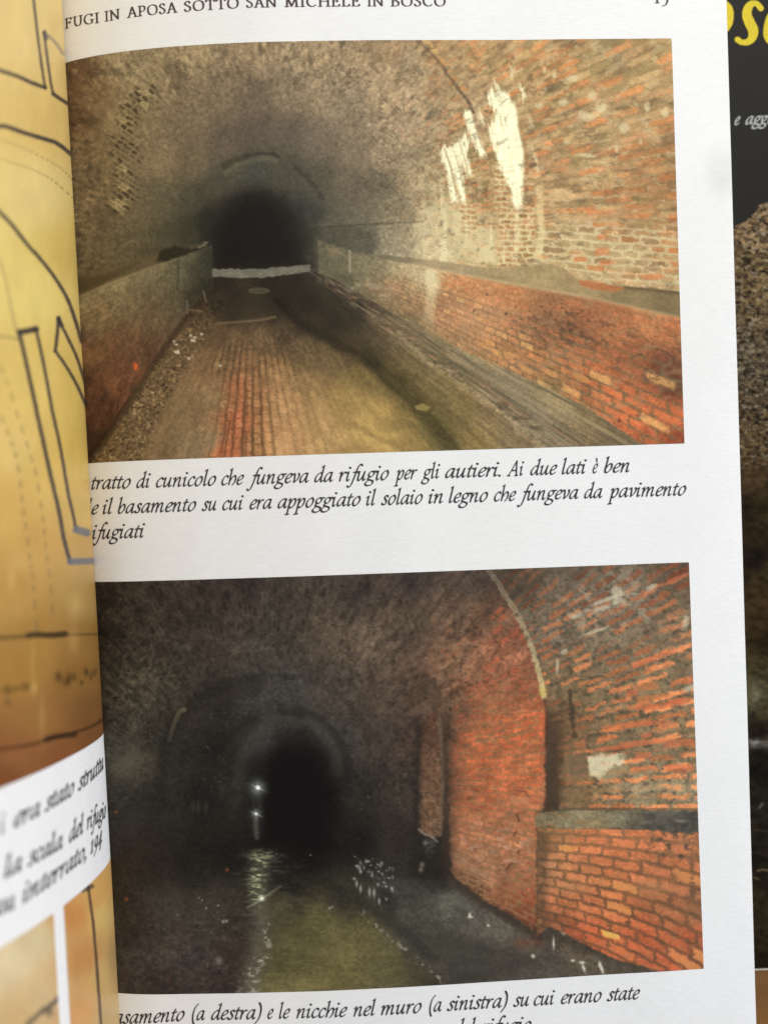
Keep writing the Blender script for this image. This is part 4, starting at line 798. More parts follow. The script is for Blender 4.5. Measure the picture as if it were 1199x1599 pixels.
_GC = {}
def word_mesh(word, table, slant, a, b, phi, track=0.05):
    """verts (x along the line, y up; first letter starts at 0), faces"""
    x = 0.0; V = []; Fc = []; n = 0
    for ch in word:
        adv, st = table[ch]
        k = (id(table), ch, slant, a, b, phi)
        if k not in _GC: _GC[k] = glyph_mesh(st, slant, a, b, phi)
        v, f = _GC[k]
        V.append(v + np.array([x, 0])); Fc += [[i + n for i in q] for q in f]; n += len(v)
        x += adv + track
    V = np.vstack(V)
    return V, Fc
def paint_plan(X, Y):
    P = [(50,50,226,200,130),(50,300,226,204,132),(95,200,216,186,112),(90,60,218,190,120),(50,450,226,206,124),(112,400,212,184,100),(60,600,220,194,112),(120,600,212,184,98),(132,700,206,176,92),(80,750,212,180,98),(20,700,218,190,116),(10,790,206,168,92),(132,800,204,172,98),
         (60,860,196,156,82),(140,860,190,152,86),(130,930,176,138,74),(30,930,188,142,68),(60,1000,170,122,54),(132,1000,154,108,46),(40,1050,168,118,48),(132,1060,146,98,42),(60,1120,158,106,50),(140,1110,130,84,40),(30,1180,146,88,46),(100,1190,140,80,42),(150,1140,128,76,38),(10,1220,130,72,36),(-60,400,226,204,126),(-60,1000,170,122,54)]
    C = field(X, Y, P, 3.2)
    C = C * (1 + .03 * fbm(X / 14, Y / 40, 401, 3) + 0)[..., None] if False else C * (1 + .035 * fbm(X / 14, Y / 40, 401, 3)[..., None])
    n = fbm(X / 4, Y / 4, 403, 3)
    C = desat(C, .97) * np.array([1.0, .985, .97])
    lo = sstep(820, 1000, Y)[..., None]; C = C * (1 - lo) + desat(C, .86) * np.array([1.0, 1.02, 1.0]) * lo
    ink = (56, 50, 52)
    def ln(pts, w, a=.85, col=ink, soft=2.6):
        nonlocal C
        d, t = seg_dist(X, Y, [tuple(p) for p in spline(pts, 6)] if len(pts) > 2 else pts)
        C = mixc(C, col, sstep(w * .55 + soft, max(w * .55 - soft, .1), d + .6 * n) * a)
    def dash(pts, w, per, duty=.55, a=.5, col=(112, 100, 72)):
        nonlocal C
        q = spline(pts, 6) if len(pts) > 2 else np.array(pts, float)
        L = float(np.hypot(*np.diff(q, axis=0).T).sum())
        d, t = seg_dist(X, Y, [tuple(p) for p in q])
        on = sstep(duty + .12, duty - .12, np.abs(((t * L / per) % 1.0) - .5) * 2)
        C = mixc(C, col, sstep(w * .5 + 1.2, .2, d) * on * a)
    ln([(52,-10),(60,60),(67,112),(71,137)], 2.6, .75)
    ln([(69,50),(75,95),(80,130),(84,147)], 2.6, .7)
    ln([(70,52),(84,63),(99,84)], 4.5, .55, (116, 104, 100))
    ln([(70,50),(73,60)], 5, .6)
    ln([(-20,104),(0,110),(25,118),(50,129),(71,137)], 4.6, .9)
    ln([(84,147),(94,154),(108,163)], 4.4, .9)
    ln([(-20,196),(0,197),(12,198),(40,208),(70,217),(90,224),(112,241)], 5.4, .92)
    dash([(0,218),(25,226),(50,237),(80,253),(97,264),(113,280)], 3, 7, .6, .4)
    dash([(0,247),(22,255),(45,262),(65,271),(85,283),(113,308)], 3, 8, .6, .45)
    ln([(-20,312),(0,331),(20,352),(45,384),(60,400),(85,432),(105,465),(118,500),(128,534)], 4.4, .88)
    ln([(0,405),(10,440),(20,490),(27,517)], 2.2, .35, (120, 104, 84)); ln([(-10,523),(15,527),(28,529)], 2.6, .4, (110, 96, 80))
    ln([(31,520),(40,560),(52,615),(65,675),(78,735),(93,800),(100,840),(110,878)], 5.2, .9)
    ln([(31,519),(57,514)], 8, .92)
    ln([(57,514),(70,575),(82,640),(95,700),(107,770),(114,800),(119,826)], 3.8, .82)
    ln([(120,827),(136,832)], 11, .85, (104, 106, 118)); ln([(110,877),(150,876)], 9, .85, (100, 102, 116))
    ln([(92,497),(90,520),(87,548)], 4, .88); ln([(92,497),(96,508)], 6, .8)
    ln([(92,499),(110,535),(122,562),(134,600)], 3.2, .85); ln([(87,548),(105,574),(122,604),(140,646)], 3.4, .85)
    dash([(0,568),(15,606),(30,655),(45,700),(57,740),(65,790),(70,830),(74,870),(80,915),(84,970)], 4, 24, .55, .42)
    dash([(0,645),(15,680),(25,710),(32,750),(36,790),(42,827),(47,870),(51,895),(54,930),(58,985)], 4.5, 22, .55, .5)
    ln([(-10,997),(20,995),(48,993)], 4.4, .7, (74, 58, 34)); ln([(46,992),(60,991),(80,992),(102,990)], 8.5, .8, (52, 42, 30), 2); ln([(102,991),(130,991),(160,990)], 3, .5, (80, 62, 36))
    for (x, y, a, b) in [(12,1077,7,7),(40,1072,7,6),(26,1075,6,3),(13,1097,4,5),(92,1057,6,8),(105,1066,6,6),(108,1058,4,8),(117,1057,5,6),(128,1066,3,4),(135,1050,4,7),(142,1056,3,6),(148,1050,4,6)]:
        C = mixc(C, (62, 46, 24), np.exp(-((X - x) / a) ** 2 - ((Y - y) / b) ** 2) * .8 * (.7 + .6 * n))
    ln([(-10,1171),(30,1166),(60,1160),(75,1154),(108,1146),(140,1136),(166,1121)], 4.4, .7, (66, 46, 26), 1.8); ln([(72,1155),(90,1150),(117,1147)], 8, .75, (54, 38, 26), 2)
    # worn pale scuffs in the old drawing
    for (x, y, a, b, s) in [(18,905,6,18,.35),(118,945,10,22,.3),(116,1000,8,20,.25),(54,1075,5,10,.4),(52,1030,4,40,.2),(66,1120,4,40,.2),(28,880,14,14,.2)]:
        C = mixc(C, (222, 190, 124), np.exp(-((X - x) / a) ** 2 - ((Y - y) / b) ** 2) * s)
    return np.clip(C, 4, 255)

def paint_plan_low(X, Y):
    P = [(20,1500,208,190,150),(60,1470,200,182,142),(70,1560,194,168,124),(30,1590,188,158,110),(-40,1540,206,186,146),(118,1430,186,130,74),(130,1500,184,132,78),(125,1580,194,144,88),(150,1400,196,152,88),(160,1430,200,168,104),(165,1520,190,158,100),(174,1590,184,156,108)]
    C = field(X, Y, P, 3.2) * (1 + .04 * fbm(X / 10, Y / 30, 411, 3))[..., None]
    n = fbm(X / 4, Y / 4, 413, 3)
    d, t = seg_dist(X, Y, [(138, 1384), (146, 1440), (151, 1500), (159, 1610)]); C = mixc(C, (66, 52, 44), sstep(3.4, 1, d + n * .6) * .8)
    d, t = seg_dist(X, Y, [(130, 1390), (144, 1384)]); C = mixc(C, (62, 54, 54), sstep(5, 2, d) * .7)
    k = np.exp(-((X - 176) / 9) ** 2 - ((Y - 1490) / 40) ** 2); C = mixc(C, (140, 116, 82), k * .5)
    d, t = seg_dist(X, Y, [(44, 1600), (60, 1585), (74, 1574), (90, 1560)]); C = mixc(C, (92, 80, 68), sstep(6, 2, d + 3 * n) * .8)
    C = mixc(C, (80, 70, 60), np.exp(-((X - 78) / 6) ** 2 - ((Y - 1580) / 8) ** 2) * .7)
    return np.clip(C, 4, 255)

def paint_cover(X, Y):
    P = [(1150,345,120,100,74),(1190,340,132,110,82),(1155,450,96,80,58),(1190,450,112,94,66),(1160,560,92,80,64),(1190,600,84,72,56),(1165,650,78,64,46),(1190,680,92,76,54),(1170,740,74,58,38),(1165,800,40,32,20),(1190,810,52,42,26),(1180,870,34,26,18),(1195,890,60,48,30),(1180,940,62,48,28),(1190,1000,52,40,24),(1175,1050,70,62,40),(1180,1090,96,90,66),(1195,1110,70,62,42),(1180,1140,34,28,20),(1185,1200,30,26,20),(1180,1280,36,32,24),(1190,1350,34,29,21),(1180,1420,48,40,24),(1190,1480,42,34,20),(1180,1510,34,26,16)]
    C = field(X, Y, P, 3.2)
    st = sstep(760, 700, Y)
    n1 = fbm(X / 6, Y / 4.2, 421, 3); n2 = fbm(X / 3, Y / 2.4, 423, 2); n3 = fbm(X / 12, Y / 7, 425, 4)
    C = C * (1 + (st * (.75 * n1 + .35 * n2) + (1 - st) * (.45 * n3 + .16 * n1))[..., None])
    C = mixc(C, (176, 168, 150), st * sstep(.30, .5, fbm(X / 5, Y / 3.6, 427, 2)) * .55)
    C = mixc(C, (22, 18, 14), st * sstep(.32, .5, fbm(X / 7, Y / 4.5, 429, 2)) * .65)
    C = mixc(C, (150, 120, 74), st * sstep(.4, .55, fbm(X / 6, Y / 4, 431, 2)) * .4)
    for (x, y, a, b, s, c) in [(1182,870,14,12,.8,(20,17,14)),(1170,885,10,8,.6,(22,18,14)),(1186,1162,22,8,.75,(150,148,140)),(1176,1158,10,5,.5,(176,174,164)),(1184,1176,8,9,.7,(24,20,16)),(1178,1080,10,22,.45,(132,128,102))]:
        C = mixc(C, c, np.exp(-((X - x) / a) ** 2 - ((Y - y) / b) ** 2) * s * (.8 + .8 * n1))
    for pts, c, s in [([(1182,1360),(1190,1358),(1202,1360)], (128,112,80), .75), ([(1176,1370),(1184,1373)], (112,98,70), .6), ([(1178,1296),(1200,1298)], (92,80,56), .4), ([(1172,1330),(1200,1336)], (70,60,44), .35), ([(1190,1255),(1184,1262)], (150,150,146), .5)]:
        d, t = seg_dist(X, Y, pts); C = mixc(C, c, sstep(2.6, .6, d + n1) * s)
    return np.clip(C, 4, 255)
# ================================================================ helpers
def lin(c):
    c = np.asarray(c, float) / 255.0
    return np.where(c <= .04045, c / 12.92, ((c + .055) / 1.055) ** 2.4)

def link(name, me, mat, parent=None):
    o = bpy.data.objects.new(name, me); COL.objects.link(o)
    if mat: me.materials.append(mat)
    if parent is not None: o.parent = parent
    return o

def tag(o, label=None, cat=None, kind=None):
    if label: o['label'] = label
    if cat: o['category'] = cat
    if kind: o['kind'] = kind

def grid_mesh(name, P, col=None, smooth=True):
    """P: (ny, nx, 3) in millimetres"""
    ny, nx, _ = P.shape
    me = bpy.data.meshes.new(name)
    me.vertices.add(ny * nx); me.vertices.foreach_set('co', (P.reshape(-1) * MM).astype(np.float32))
    idx = np.arange(ny * nx, dtype=np.int32).reshape(ny, nx)
    q = np.stack([idx[:-1, :-1], idx[:-1, 1:], idx[1:, 1:], idx[1:, :-1]], -1).reshape(-1, 4)
    n = len(q)
    me.loops.add(n * 4); me.loops.foreach_set('vertex_index', q.reshape(-1))
    me.polygons.add(n); me.polygons.foreach_set('loop_start', np.arange(n, dtype=np.int32) * 4)
    me.polygons.foreach_set('loop_total', np.full(n, 4, np.int32))
    me.polygons.foreach_set('use_smooth', np.full(n, smooth))
    me.update(calc_edges=True)
    if col is not None:
        at = me.color_attributes.new('ink', 'FLOAT_COLOR', 'POINT')
        c4 = np.ones((ny * nx, 4), np.float32); c4[:, :3] = col.reshape(-1, 3)
        at.data.foreach_set('color', c4.reshape(-1))
    return me

def poly_mesh(name, verts_mm, faces):
    me = bpy.data.meshes.new(name)
    me.from_pydata([tuple(v) for v in np.asarray(verts_mm) * MM], [], faces); me.update()
    return me

def nodes_of(mat):
    mat.use_nodes = True
    nt = mat.node_tree
    return nt, nt.nodes['Principled BSDF']

def paper_mat(name, base, rough=.55, spec=.15, grain=.05, bump=.08):
    m = bpy.data.materials.new(name); nt, p = nodes_of(m)
    p.inputs['Roughness'].default_value = rough; p.inputs['Specular IOR Level'].default_value = spec
    tc = nt.nodes.new('ShaderNodeTexCoord')
    mp = nt.nodes.new('ShaderNodeMapping'); mp.inputs['Scale'].default_value = (600, 3200, 600)
    n1 = nt.nodes.new('ShaderNodeTexNoise'); n1.inputs['Scale'].default_value = 1.0; n1.inputs['Detail'].default_value = 4
    n2 = nt.nodes.new('ShaderNodeTexNoise'); n2.inputs['Scale'].default_value = 45.0; n2.inputs['Detail'].default_value = 3
    nt.links.new(tc.outputs['Object'], mp.inputs['Vector']); nt.links.new(mp.outputs[0], n1.inputs['Vector'])
    nt.links.new(tc.outputs['Object'], n2.inputs['Vector'])
    r = nt.nodes.new('ShaderNodeMapRange'); r.inputs[1].default_value = .3; r.inputs[2].default_value = .7
    r.inputs[3].default_value = 1 - grain; r.inputs[4].default_value = 1 + grain * .4
    nt.links.new(n1.outputs[0], r.inputs[0])
    r2 = nt.nodes.new('ShaderNodeMapRange'); r2.inputs[1].default_value = .3; r2.inputs[2].default_value = .7
    r2.inputs[3].default_value = 1 - grain * .5; r2.inputs[4].default_value = 1 + grain * .3
    nt.links.new(n2.outputs[0], r2.inputs[0])
    mu = nt.nodes.new('ShaderNodeMath'); mu.operation = 'MULTIPLY'
    nt.links.new(r.outputs[0], mu.inputs[0]); nt.links.new(r2.outputs[0], mu.inputs[1])
    mx = nt.nodes.new('ShaderNodeVectorMath'); mx.operation = 'SCALE'; mx.inputs[0].default_value = base
    nt.links.new(mu.outputs[0], mx.inputs['Scale']); nt.links.new(mx.outputs[0], p.inputs['Base Color'])
    b = nt.nodes.new('ShaderNodeBump'); b.inputs['Strength'].default_value = bump; b.inputs['Distance'].default_value = 0.0001
    nt.links.new(n1.outputs[0], b.inputs['Height']); nt.links.new(b.outputs[0], p.inputs['Normal'])
    return m

def ink_mat(name, rough=.45, spec=.08, bump=.06, grain=.10):
    """printed ink: the colours of the print, with the fine grain of halftone on paper"""
    m = bpy.data.materials.new(name); nt, p = nodes_of(m)
    p.inputs['Roughness'].default_value = rough; p.inputs['Specular IOR Level'].default_value = spec
    a = nt.nodes.new('ShaderNodeAttribute'); a.attribute_name = 'ink'
    tc = nt.nodes.new('ShaderNodeTexCoord')
    n = nt.nodes.new('ShaderNodeTexNoise'); n.inputs['Scale'].default_value = 5200; n.inputs['Detail'].default_value = 2
    mp = nt.nodes.new('ShaderNodeMapping'); mp.inputs['Scale'].default_value = (.35, 1, 1)
    nt.links.new(tc.outputs['Object'], mp.inputs['Vector']); nt.links.new(mp.outputs[0], n.inputs['Vector'])
    r = nt.nodes.new('ShaderNodeMapRange'); r.inputs[1].default_value = .25; r.inputs[2].default_value = .75
    r.inputs[3].default_value = 1 - grain; r.inputs[4].default_value = 1 + grain
    nt.links.new(n.outputs[0], r.inputs[0])
    mx = nt.nodes.new('ShaderNodeVectorMath'); mx.operation = 'SCALE'
    nt.links.new(a.outputs['Color'], mx.inputs[0]); nt.links.new(r.outputs[0], mx.inputs['Scale'])
    nt.links.new(mx.outputs[0], p.inputs['Base Color'])
    b = nt.nodes.new('ShaderNodeBump'); b.inputs['Strength'].default_value = bump; b.inputs['Distance'].default_value = 0.0001
    nt.links.new(n.outputs[0], b.inputs['Height']); nt.links.new(b.outputs[0], p.inputs['Normal'])
    return m

def flat_mat(name, base, rough=.5, spec=.2, nscale=900, amt=.12):
    m = bpy.data.materials.new(name); nt, p = nodes_of(m)
    p.inputs['Roughness'].default_value = rough; p.inputs['Specular IOR Level'].default_value = spec
    tc = nt.nodes.new('ShaderNodeTexCoord')
    n = nt.nodes.new('ShaderNodeTexNoise'); n.inputs['Scale'].default_value = nscale; n.inputs['Detail'].default_value = 4
    nt.links.new(tc.outputs['Object'], n.inputs['Vector'])
    r = nt.nodes.new('ShaderNodeMapRange'); r.inputs[1].default_value = .3; r.inputs[2].default_value = .7
    r.inputs[3].default_value = 1 - amt; r.inputs[4].default_value = 1 + amt
    nt.links.new(n.outputs[0], r.inputs[0])
    mx = nt.nodes.new('ShaderNodeVectorMath'); mx.operation = 'SCALE'; mx.inputs[0].default_value = base
    nt.links.new(r.outputs[0], mx.inputs['Scale']); nt.links.new(mx.outputs[0], p.inputs['Base Color'])
    return m

M_PAPER = paper_mat('page_paper', (.80, .80, .80))
def grey_patch(mat, centre, radius, strength):
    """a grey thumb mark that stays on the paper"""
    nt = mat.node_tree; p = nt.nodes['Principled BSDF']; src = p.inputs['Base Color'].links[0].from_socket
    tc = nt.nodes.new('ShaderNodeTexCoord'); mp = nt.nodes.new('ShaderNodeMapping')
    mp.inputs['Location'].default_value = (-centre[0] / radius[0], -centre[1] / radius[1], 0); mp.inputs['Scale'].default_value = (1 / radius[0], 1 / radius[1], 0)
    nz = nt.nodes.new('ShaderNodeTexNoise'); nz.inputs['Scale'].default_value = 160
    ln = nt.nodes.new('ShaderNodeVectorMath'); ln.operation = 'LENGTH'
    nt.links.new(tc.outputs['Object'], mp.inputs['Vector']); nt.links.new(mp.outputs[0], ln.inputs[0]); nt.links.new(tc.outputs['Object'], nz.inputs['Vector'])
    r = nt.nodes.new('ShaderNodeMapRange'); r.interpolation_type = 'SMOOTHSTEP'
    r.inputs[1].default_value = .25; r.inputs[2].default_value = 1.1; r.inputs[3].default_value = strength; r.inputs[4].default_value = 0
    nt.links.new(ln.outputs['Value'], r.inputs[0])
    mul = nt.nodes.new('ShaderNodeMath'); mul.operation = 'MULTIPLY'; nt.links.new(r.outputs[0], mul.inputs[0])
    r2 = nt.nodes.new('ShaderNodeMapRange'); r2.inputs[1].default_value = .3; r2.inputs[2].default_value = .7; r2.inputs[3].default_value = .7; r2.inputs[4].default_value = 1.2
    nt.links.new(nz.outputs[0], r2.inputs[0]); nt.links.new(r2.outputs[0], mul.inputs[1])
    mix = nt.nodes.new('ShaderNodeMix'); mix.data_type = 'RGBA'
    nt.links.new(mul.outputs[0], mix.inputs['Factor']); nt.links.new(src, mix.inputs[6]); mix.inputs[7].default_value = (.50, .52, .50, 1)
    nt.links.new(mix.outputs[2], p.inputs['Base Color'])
M_PRINT = ink_mat('printed_ink')
M_PLAN = ink_mat('printed_ink_glossy', rough=.35, spec=.10)
M_TEXT = flat_mat('text_ink', (.052, .047, .049), .6, .08)
M_HEAD = flat_mat('header_ink', (.085, .062, .064), .6, .08)
M_EDGE = flat_mat('page_edges', (.62, .60, .56), .7, .1)

# ================================================================ table
tb = poly_mesh('table_top', [(-700,-600,-24),(700,-600,-24),(700,600,-24),(-700,600,-24),(-700,-600,-60),(700,-600,-60),(700,600,-60),(-700,600,-60)],
               [[0,1,2,3],[7,6,5,4],[0,4,5,1],[1,5,6,2],[2,6,7,3],[3,7,4,0]])
m = bpy.data.materials.new('table_wood'); nt, p = nodes_of(m)
p.inputs['Roughness'].default_value = .35
tc = nt.nodes.new('ShaderNodeTexCoord'); mp = nt.nodes.new('ShaderNodeMapping'); mp.inputs['Scale'].default_value = (6, 60, 60)
n = nt.nodes.new('ShaderNodeTexNoise'); n.inputs['Scale'].default_value = 2; n.inputs['Detail'].default_value = 6
cr = nt.nodes.new('ShaderNodeValToRGB')
cr.color_ramp.elements[0].position = .3; cr.color_ramp.elements[0].color = (.17, .065, .010, 1)
cr.color_ramp.elements[1].position = .75; cr.color_ramp.elements[1].color = (.33, .15, .026, 1)
nt.links.new(tc.outputs['Object'], mp.inputs['Vector']); nt.links.new(mp.outputs[0], n.inputs['Vector'])
nt.links.new(n.outputs[0], cr.inputs[0]); nt.links.new(cr.outputs[0], p.inputs['Base Color'])
to = link('table_top', tb, m); tag(to, 'warm brown wooden table top under the books', 'table', 'structure')

# ================================================================ page geometry (millimetres, camera axis at the origin)
SH = np.linspace(-40, 1240, 400)
def prof(xs, ps):
    y = np.interp(SH, xs, ps); k = np.hanning(25); k /= k.sum()
    return np.convolve(np.pad(y, 12, mode='edge'), k, 'valid')
PT = prof([40,70,97,120,140,176,200,240,275,320,400,450,500,600,690,850,1048,1140,1240], [-2.4,-1.9,-.95,-.25,.2,.80,1.15,1.5,1.75,1.95,2.1,2.05,1.95,1.6,1.25,.6,0,-.35,-.8])
PB = prof([40,90,130,160,188,240,320,400,500,625,745,907,975,1048,1100,1180,1240], [-2.4,-2.0,-1.0,.3,1.15,1.65,1.9,2.05,2.1,1.95,1.45,.85,.55,.3,.05,-.35,-.8])
def page_z(X, Y):
    x = CX + PXMM * X; t = np.clip((CY - PXMM * Y) / H, -.1, 1.1)
    wave = .07 * np.sin(X / 7.3 + Y / 21 + 1) * np.sin(Y / 15.1 - X / 31) + .05 * np.sin(X / 3.9 - Y / 12.7) * np.sin(Y / 9.3 + X / 17 + 2)
    return D * .01 * ((1 - t) * np.interp(x, SH, PT) + t * np.interp(x, SH, PB)) + wave
def to_photo(X, Y, Z):
    k = PXMM * D / (D - Z)
    return CX + k * X, CY - k * Y
def on_page(px, py):
    X, Y = (px - CX) / PXMM, (CY - py) / PXMM
    for _ in range(8):
        z = page_z(X, Y); f = (D - z) / D / PXMM
        X, Y = (px - CX) * f, (CY - py) * f
    return X, Y
TA = .0330
UA = np.array([math.cos(TA), math.sin(TA)]); VA = np.array([-math.sin(TA), math.cos(TA)])
def uv(px, py):
    X, Y = on_page(px, py)
    return X * UA[0] + Y * UA[1], X * VA[0] + Y * VA[1]
def page_pts(U, V, lift=0.0):
    X = U * UA[0] + V * VA[0]; Y = U * UA[1] + V * VA[1]
    return np.stack([X, Y, page_z(X, Y) + lift], -1)

# ================================================================ the open book
book = bpy.data.objects.new('open_book', None); COL.objects.link(book); book.location = (0, 0, -10 * MM)
tag(book, 'open white-paged book showing two tunnel photographs, its yellow left page curling up', 'book')
bpy.context.view_layer.update()
def child(name, me, mat, parent):
    o = link(name, me, mat); o.parent = parent
    return o
OFF = np.array([0, 0, 10.0])                       # the book's origin lies 10 mm under the page
def G(name, P, mat, parent, col=None):
    return child(name, grid_mesh(name, P + OFF, col), mat, parent)

# right-hand page, from the gutter to its outer edge, taller than the picture
uR0, v0 = uv(1133.5, 0); uR1, v1 = uv(1180, 1598)
vt, vb = v0 + 16, v1 - 14
N, Mv = 150, 220
vv = np.linspace(vt, vb, Mv)[:, None] * np.ones((1, N)); tt = np.linspace(0, 1, N)[None, :] * np.ones((Mv, 1))
uR = uR0 + (uR1 - uR0) * (v0 - vv) / (v0 - v1)
uL = uv(66, 0)[0] + (uv(138, 1598)[0] - uv(66, 0)[0]) * (v0 - vv) / (v0 - v1)
page = G('page', page_pts(uL + (uR - uL) * tt, vv), M_PAPER, book)
M_PAGE = M_PAPER.copy(); M_PAGE.name = 'grey_patch_paper'; page.data.materials[0] = M_PAGE
sx, sy = on_page(1124, 268); grey_patch(M_PAGE, (sx * MM, sy * MM), (.0042, .0066), .32)  # soft grey oval in the paper colour, near the upper right edge
page['label'] = 'flat white right-hand page with two tunnel photographs'
# the leaves under it
blk = page_pts(uL + 1 + (uR - .5 - uL - 1) * tt, vv, -.12)
ny, nx = blk.shape[:2]
top = blk.reshape(-1, 3) + OFF; bot = top.copy(); bot[:, 2] = .4
faces = []
I = lambda j, i: j * nx + i
nT = ny * nx
for j in range(ny - 1):
    for i in range(nx - 1):
        faces.append([I(j, i), I(j + 1, i), I(j + 1, i + 1), I(j, i + 1)])
bd = [(j, nx - 1) for j in range(ny)] + [(ny - 1, i) for i in range(nx - 2, -1, -1)] + [(j, 0) for j in range(ny - 2, -1, -1)] + [(0, i) for i in range(1, nx - 1)]
for k in range(len(bd)):
    a, b = I(*bd[k]), I(*bd[(k + 1) % len(bd)])
    faces.append([a, b, b + nT, a + nT])
pb = child('page_block', poly_mesh('page_block', np.vstack([top, bot]), faces), M_EDGE, book)

# printed photographs: ink sheets lying on the page
def picture(tr, br, xl_t, xl_b, fn, nu, nv, light, label):
    (ua, va), (ub, vb_) = uv(*tr), uv(*br)
    t = np.linspace(0, 1, nv)[:, None] * np.ones((1, nu)); s = np.linspace(0, 1, nu)[None, :] * np.ones((nv, 1))
    V = va + (vb_ - va) * t
    Ul = uv(xl_t, tr[1])[0] + (uv(xl_b, br[1])[0] - uv(xl_t, tr[1])[0]) * t
    Ur = ua + (ub - ua) * t
    P = page_pts(Ul + (Ur - Ul) * s, V, .03)
    x, y = to_photo(P[..., 0], P[..., 1], P[..., 2])
    C = lin(fn(x, y)) / light
    o = G('printed_photograph', P, M_PRINT, page, np.clip(C, .002, .9))
    o['label'] = label
QU = 1.0
picture((1048, 60), (1068, 692.5), 84, 122, paint_upper, int(760 * QU), int(520 * QU), 1.10, 'upper printed photograph of a lit brick tunnel with white paint streaks')
picture((1075, 878), (1098, 1512.5), 136, 172, paint_lower, int(750 * QU), int(520 * QU), 1.0, 'lower printed photograph of a dark tunnel with two small lamps')

# lettering on the page
def text_obj(name, lines, table, xh, pen, slant, mat, parent, pts_fn, inv, label=None, lift=.06, track=0.06):
    """lines: list of words (text, x0, x1, baseline y at x0, baseline y at x1) read off the photograph"""
    AV, AF, n = [], [], 0
    for (wd, x0, x1, y0, y1) in lines:
        V, F = word_mesh(wd, table, slant, *pen, track)
        (ua, va), (ub, vb_) = inv(x0, y0), inv(x1, y1)
        a0, a1 = V[:, 0].min(), V[:, 0].max()
        f = (V[:, 0] - a0) / (a1 - a0)
        U = ua + (ub - ua) * f; Vv = va + (vb_ - va) * f + V[:, 1] * xh
        AV.append(pts_fn(U, Vv, lift)); AF += [[i + n for i in q] for q in F]; n += len(V)
    o = child(name, poly_mesh(name, np.vstack(AV) + OFF, AF), mat, parent)
    if label: o['label'] = label
    return o
PEN = (.108, .040, math.radians(38))
def bl(xa, ya, xb, yb):
    return lambda x: ya + (yb - ya) * (x - xa) / (xb - xa)
b1 = bl(143, 764, 965, 737.4); b2 = bl(150, 802.7, 1010, 774.9); b3 = bl(150, 841.4, 225, 839.0)
L1 = [('tratto',143.3,205.5),('di',213.5,236.8),('cunicolo',244,338.7),('che',346,382),('fungeva',384.5,482.8),('da',491,520.8),('rifugio',529,608),('per',614.4,652.4),('gli',657,688),('autieri.',694.8,781.7),('Ai',790.7,818.8),('due',827.6,870.3),('lati',876.6,916.5),('\u00e8',924.8,933.9),('ben',942.7,983)]
L2 = [('le',137,155.4),('il',161,178),('basamento',184.7,307.5),('su',315.5,338.7),('cui',347.5,381.7),('era',390,425.5),('appoggiato',433.7,564),('il',571.8,588.3),('solaio',595,660.7),('in',669,692),('legno',700.5,762.4),('che',771,806.4),('fungeva',806.5,903.3),('da',911.6,940.7),('pavimento',946.8,1071.5)]
L3 = [('ifugiati',144.7,228)]
text_obj('caption', [(w, a, b, b1(a), b1(b)) for w, a, b in L1] + [(w, a, b, b2(a), b2(b)) for w, a, b in L2] + [(w, a, b, b3(a), b3(b)) for w, a, b in L3],
         IT, 14.1 / PXMM, PEN, .20, M_TEXT, page, page_pts, uv, 'three-line italic caption under the upper photograph')
c1 = lambda x: float(np.interp(x, [170,240,500,570,625,745,907,1000], [1595.5,1594,1588.8,1586,1583,1574.8,1565.6,1559.5]))
L4 = [('basamento',168,289.5),('(a',300,320.8),('destra)',330,410),('e',418,428),('le',435.7,454),('nicchie',463,543),('nel',552,588),('muro',594.7,659),('(a',670,690),('sinistra)',697.4,793.6),('su',801,826),('cui',833,867),('erano',875.4,939.6),('state',947,999.4)]
L5 = [('del',708,744),('rifugio',752,830)]
text_obj('caption', [(w, a, b, c1(a), c1(b)) for w, a, b in L4] + [(w, a, b, c1(a) + 39, c1(b) + 39) for w, a, b in L5],
         IT, 14.1 / PXMM, PEN, .20, M_TEXT, page, page_pts, uv, 'italic caption under the lower photograph, cut off by the frame')
hb = lambda x: float(np.interp(x, [70,102,128,150,176,198,240,275,330,390,445,560,640,700], [53,45,40.5,36.5,31.5,28,23,19.5,14.5,11.8,10.9,9.7,9.9,9.6]))
L6 = [('RI',76,95),('FUGI',101.6,156),('IN',163.8,188.5),('APOSA',198,278.5),('SOTTO',287.6,373.5),('SAN',384.5,433.4),('MICHELE',444,562.8),('IN',573,600),('BOSCO',609.5,696)]
RPEN = (.076, .030, math.radians(14))
text_obj('page_header', [(w, a, b, hb(a), hb(b)) for w, a, b in L6], RM, 15.5 / PXMM, RPEN, 0, M_HEAD, page, page_pts, uv, 'running head in small capitals across the page top', track=.10)
text_obj('page_number', [('15', 1021, 1043, 5, 4.4)], RM, 15.5 / PXMM, RPEN, 0, M_HEAD, page, page_pts, uv)

# ---------------------------------------------------------------- left-hand page curling up towards the lens
B = math.atan2(91, 1599)
cb, sb = math.cos(B), math.sin(B)
UB = np.array([cb, sb]); VB = np.array([-sb, cb])
kx = np.array([92,112,128,138,142.4,143.4,141.2,136.5,130,115,99,68,37,6,-24,-50,-80,-110,-140.])
kz = np.array([-6.4,-5.2,-3.8,-2.5,-.8,1.4,4.2,7.0,10,15.5,20.2,28,34.4,39.8,44.5,48.2,52,55.2,58])
def dense(a):
    t = np.arange(len(a)); n = 60 * (len(a) - 1) + 1; T = np.linspace(0, len(a) - 1, n)
    y = np.interp(T, t, a); k = np.hanning(101); k /= k.sum()
    y2 = np.convolve(np.pad(y, 50, mode='reflect', reflect_type='odd'), k, 'valid')
    return y2
kx, kz = dense(kx), dense(kz)
KX = (kx - CX) / PXMM * (1 - kz / D)                     # real position across the page, mm
KS = np.r_[0, np.cumsum(np.hypot(np.diff(KX), np.diff(kz)))]
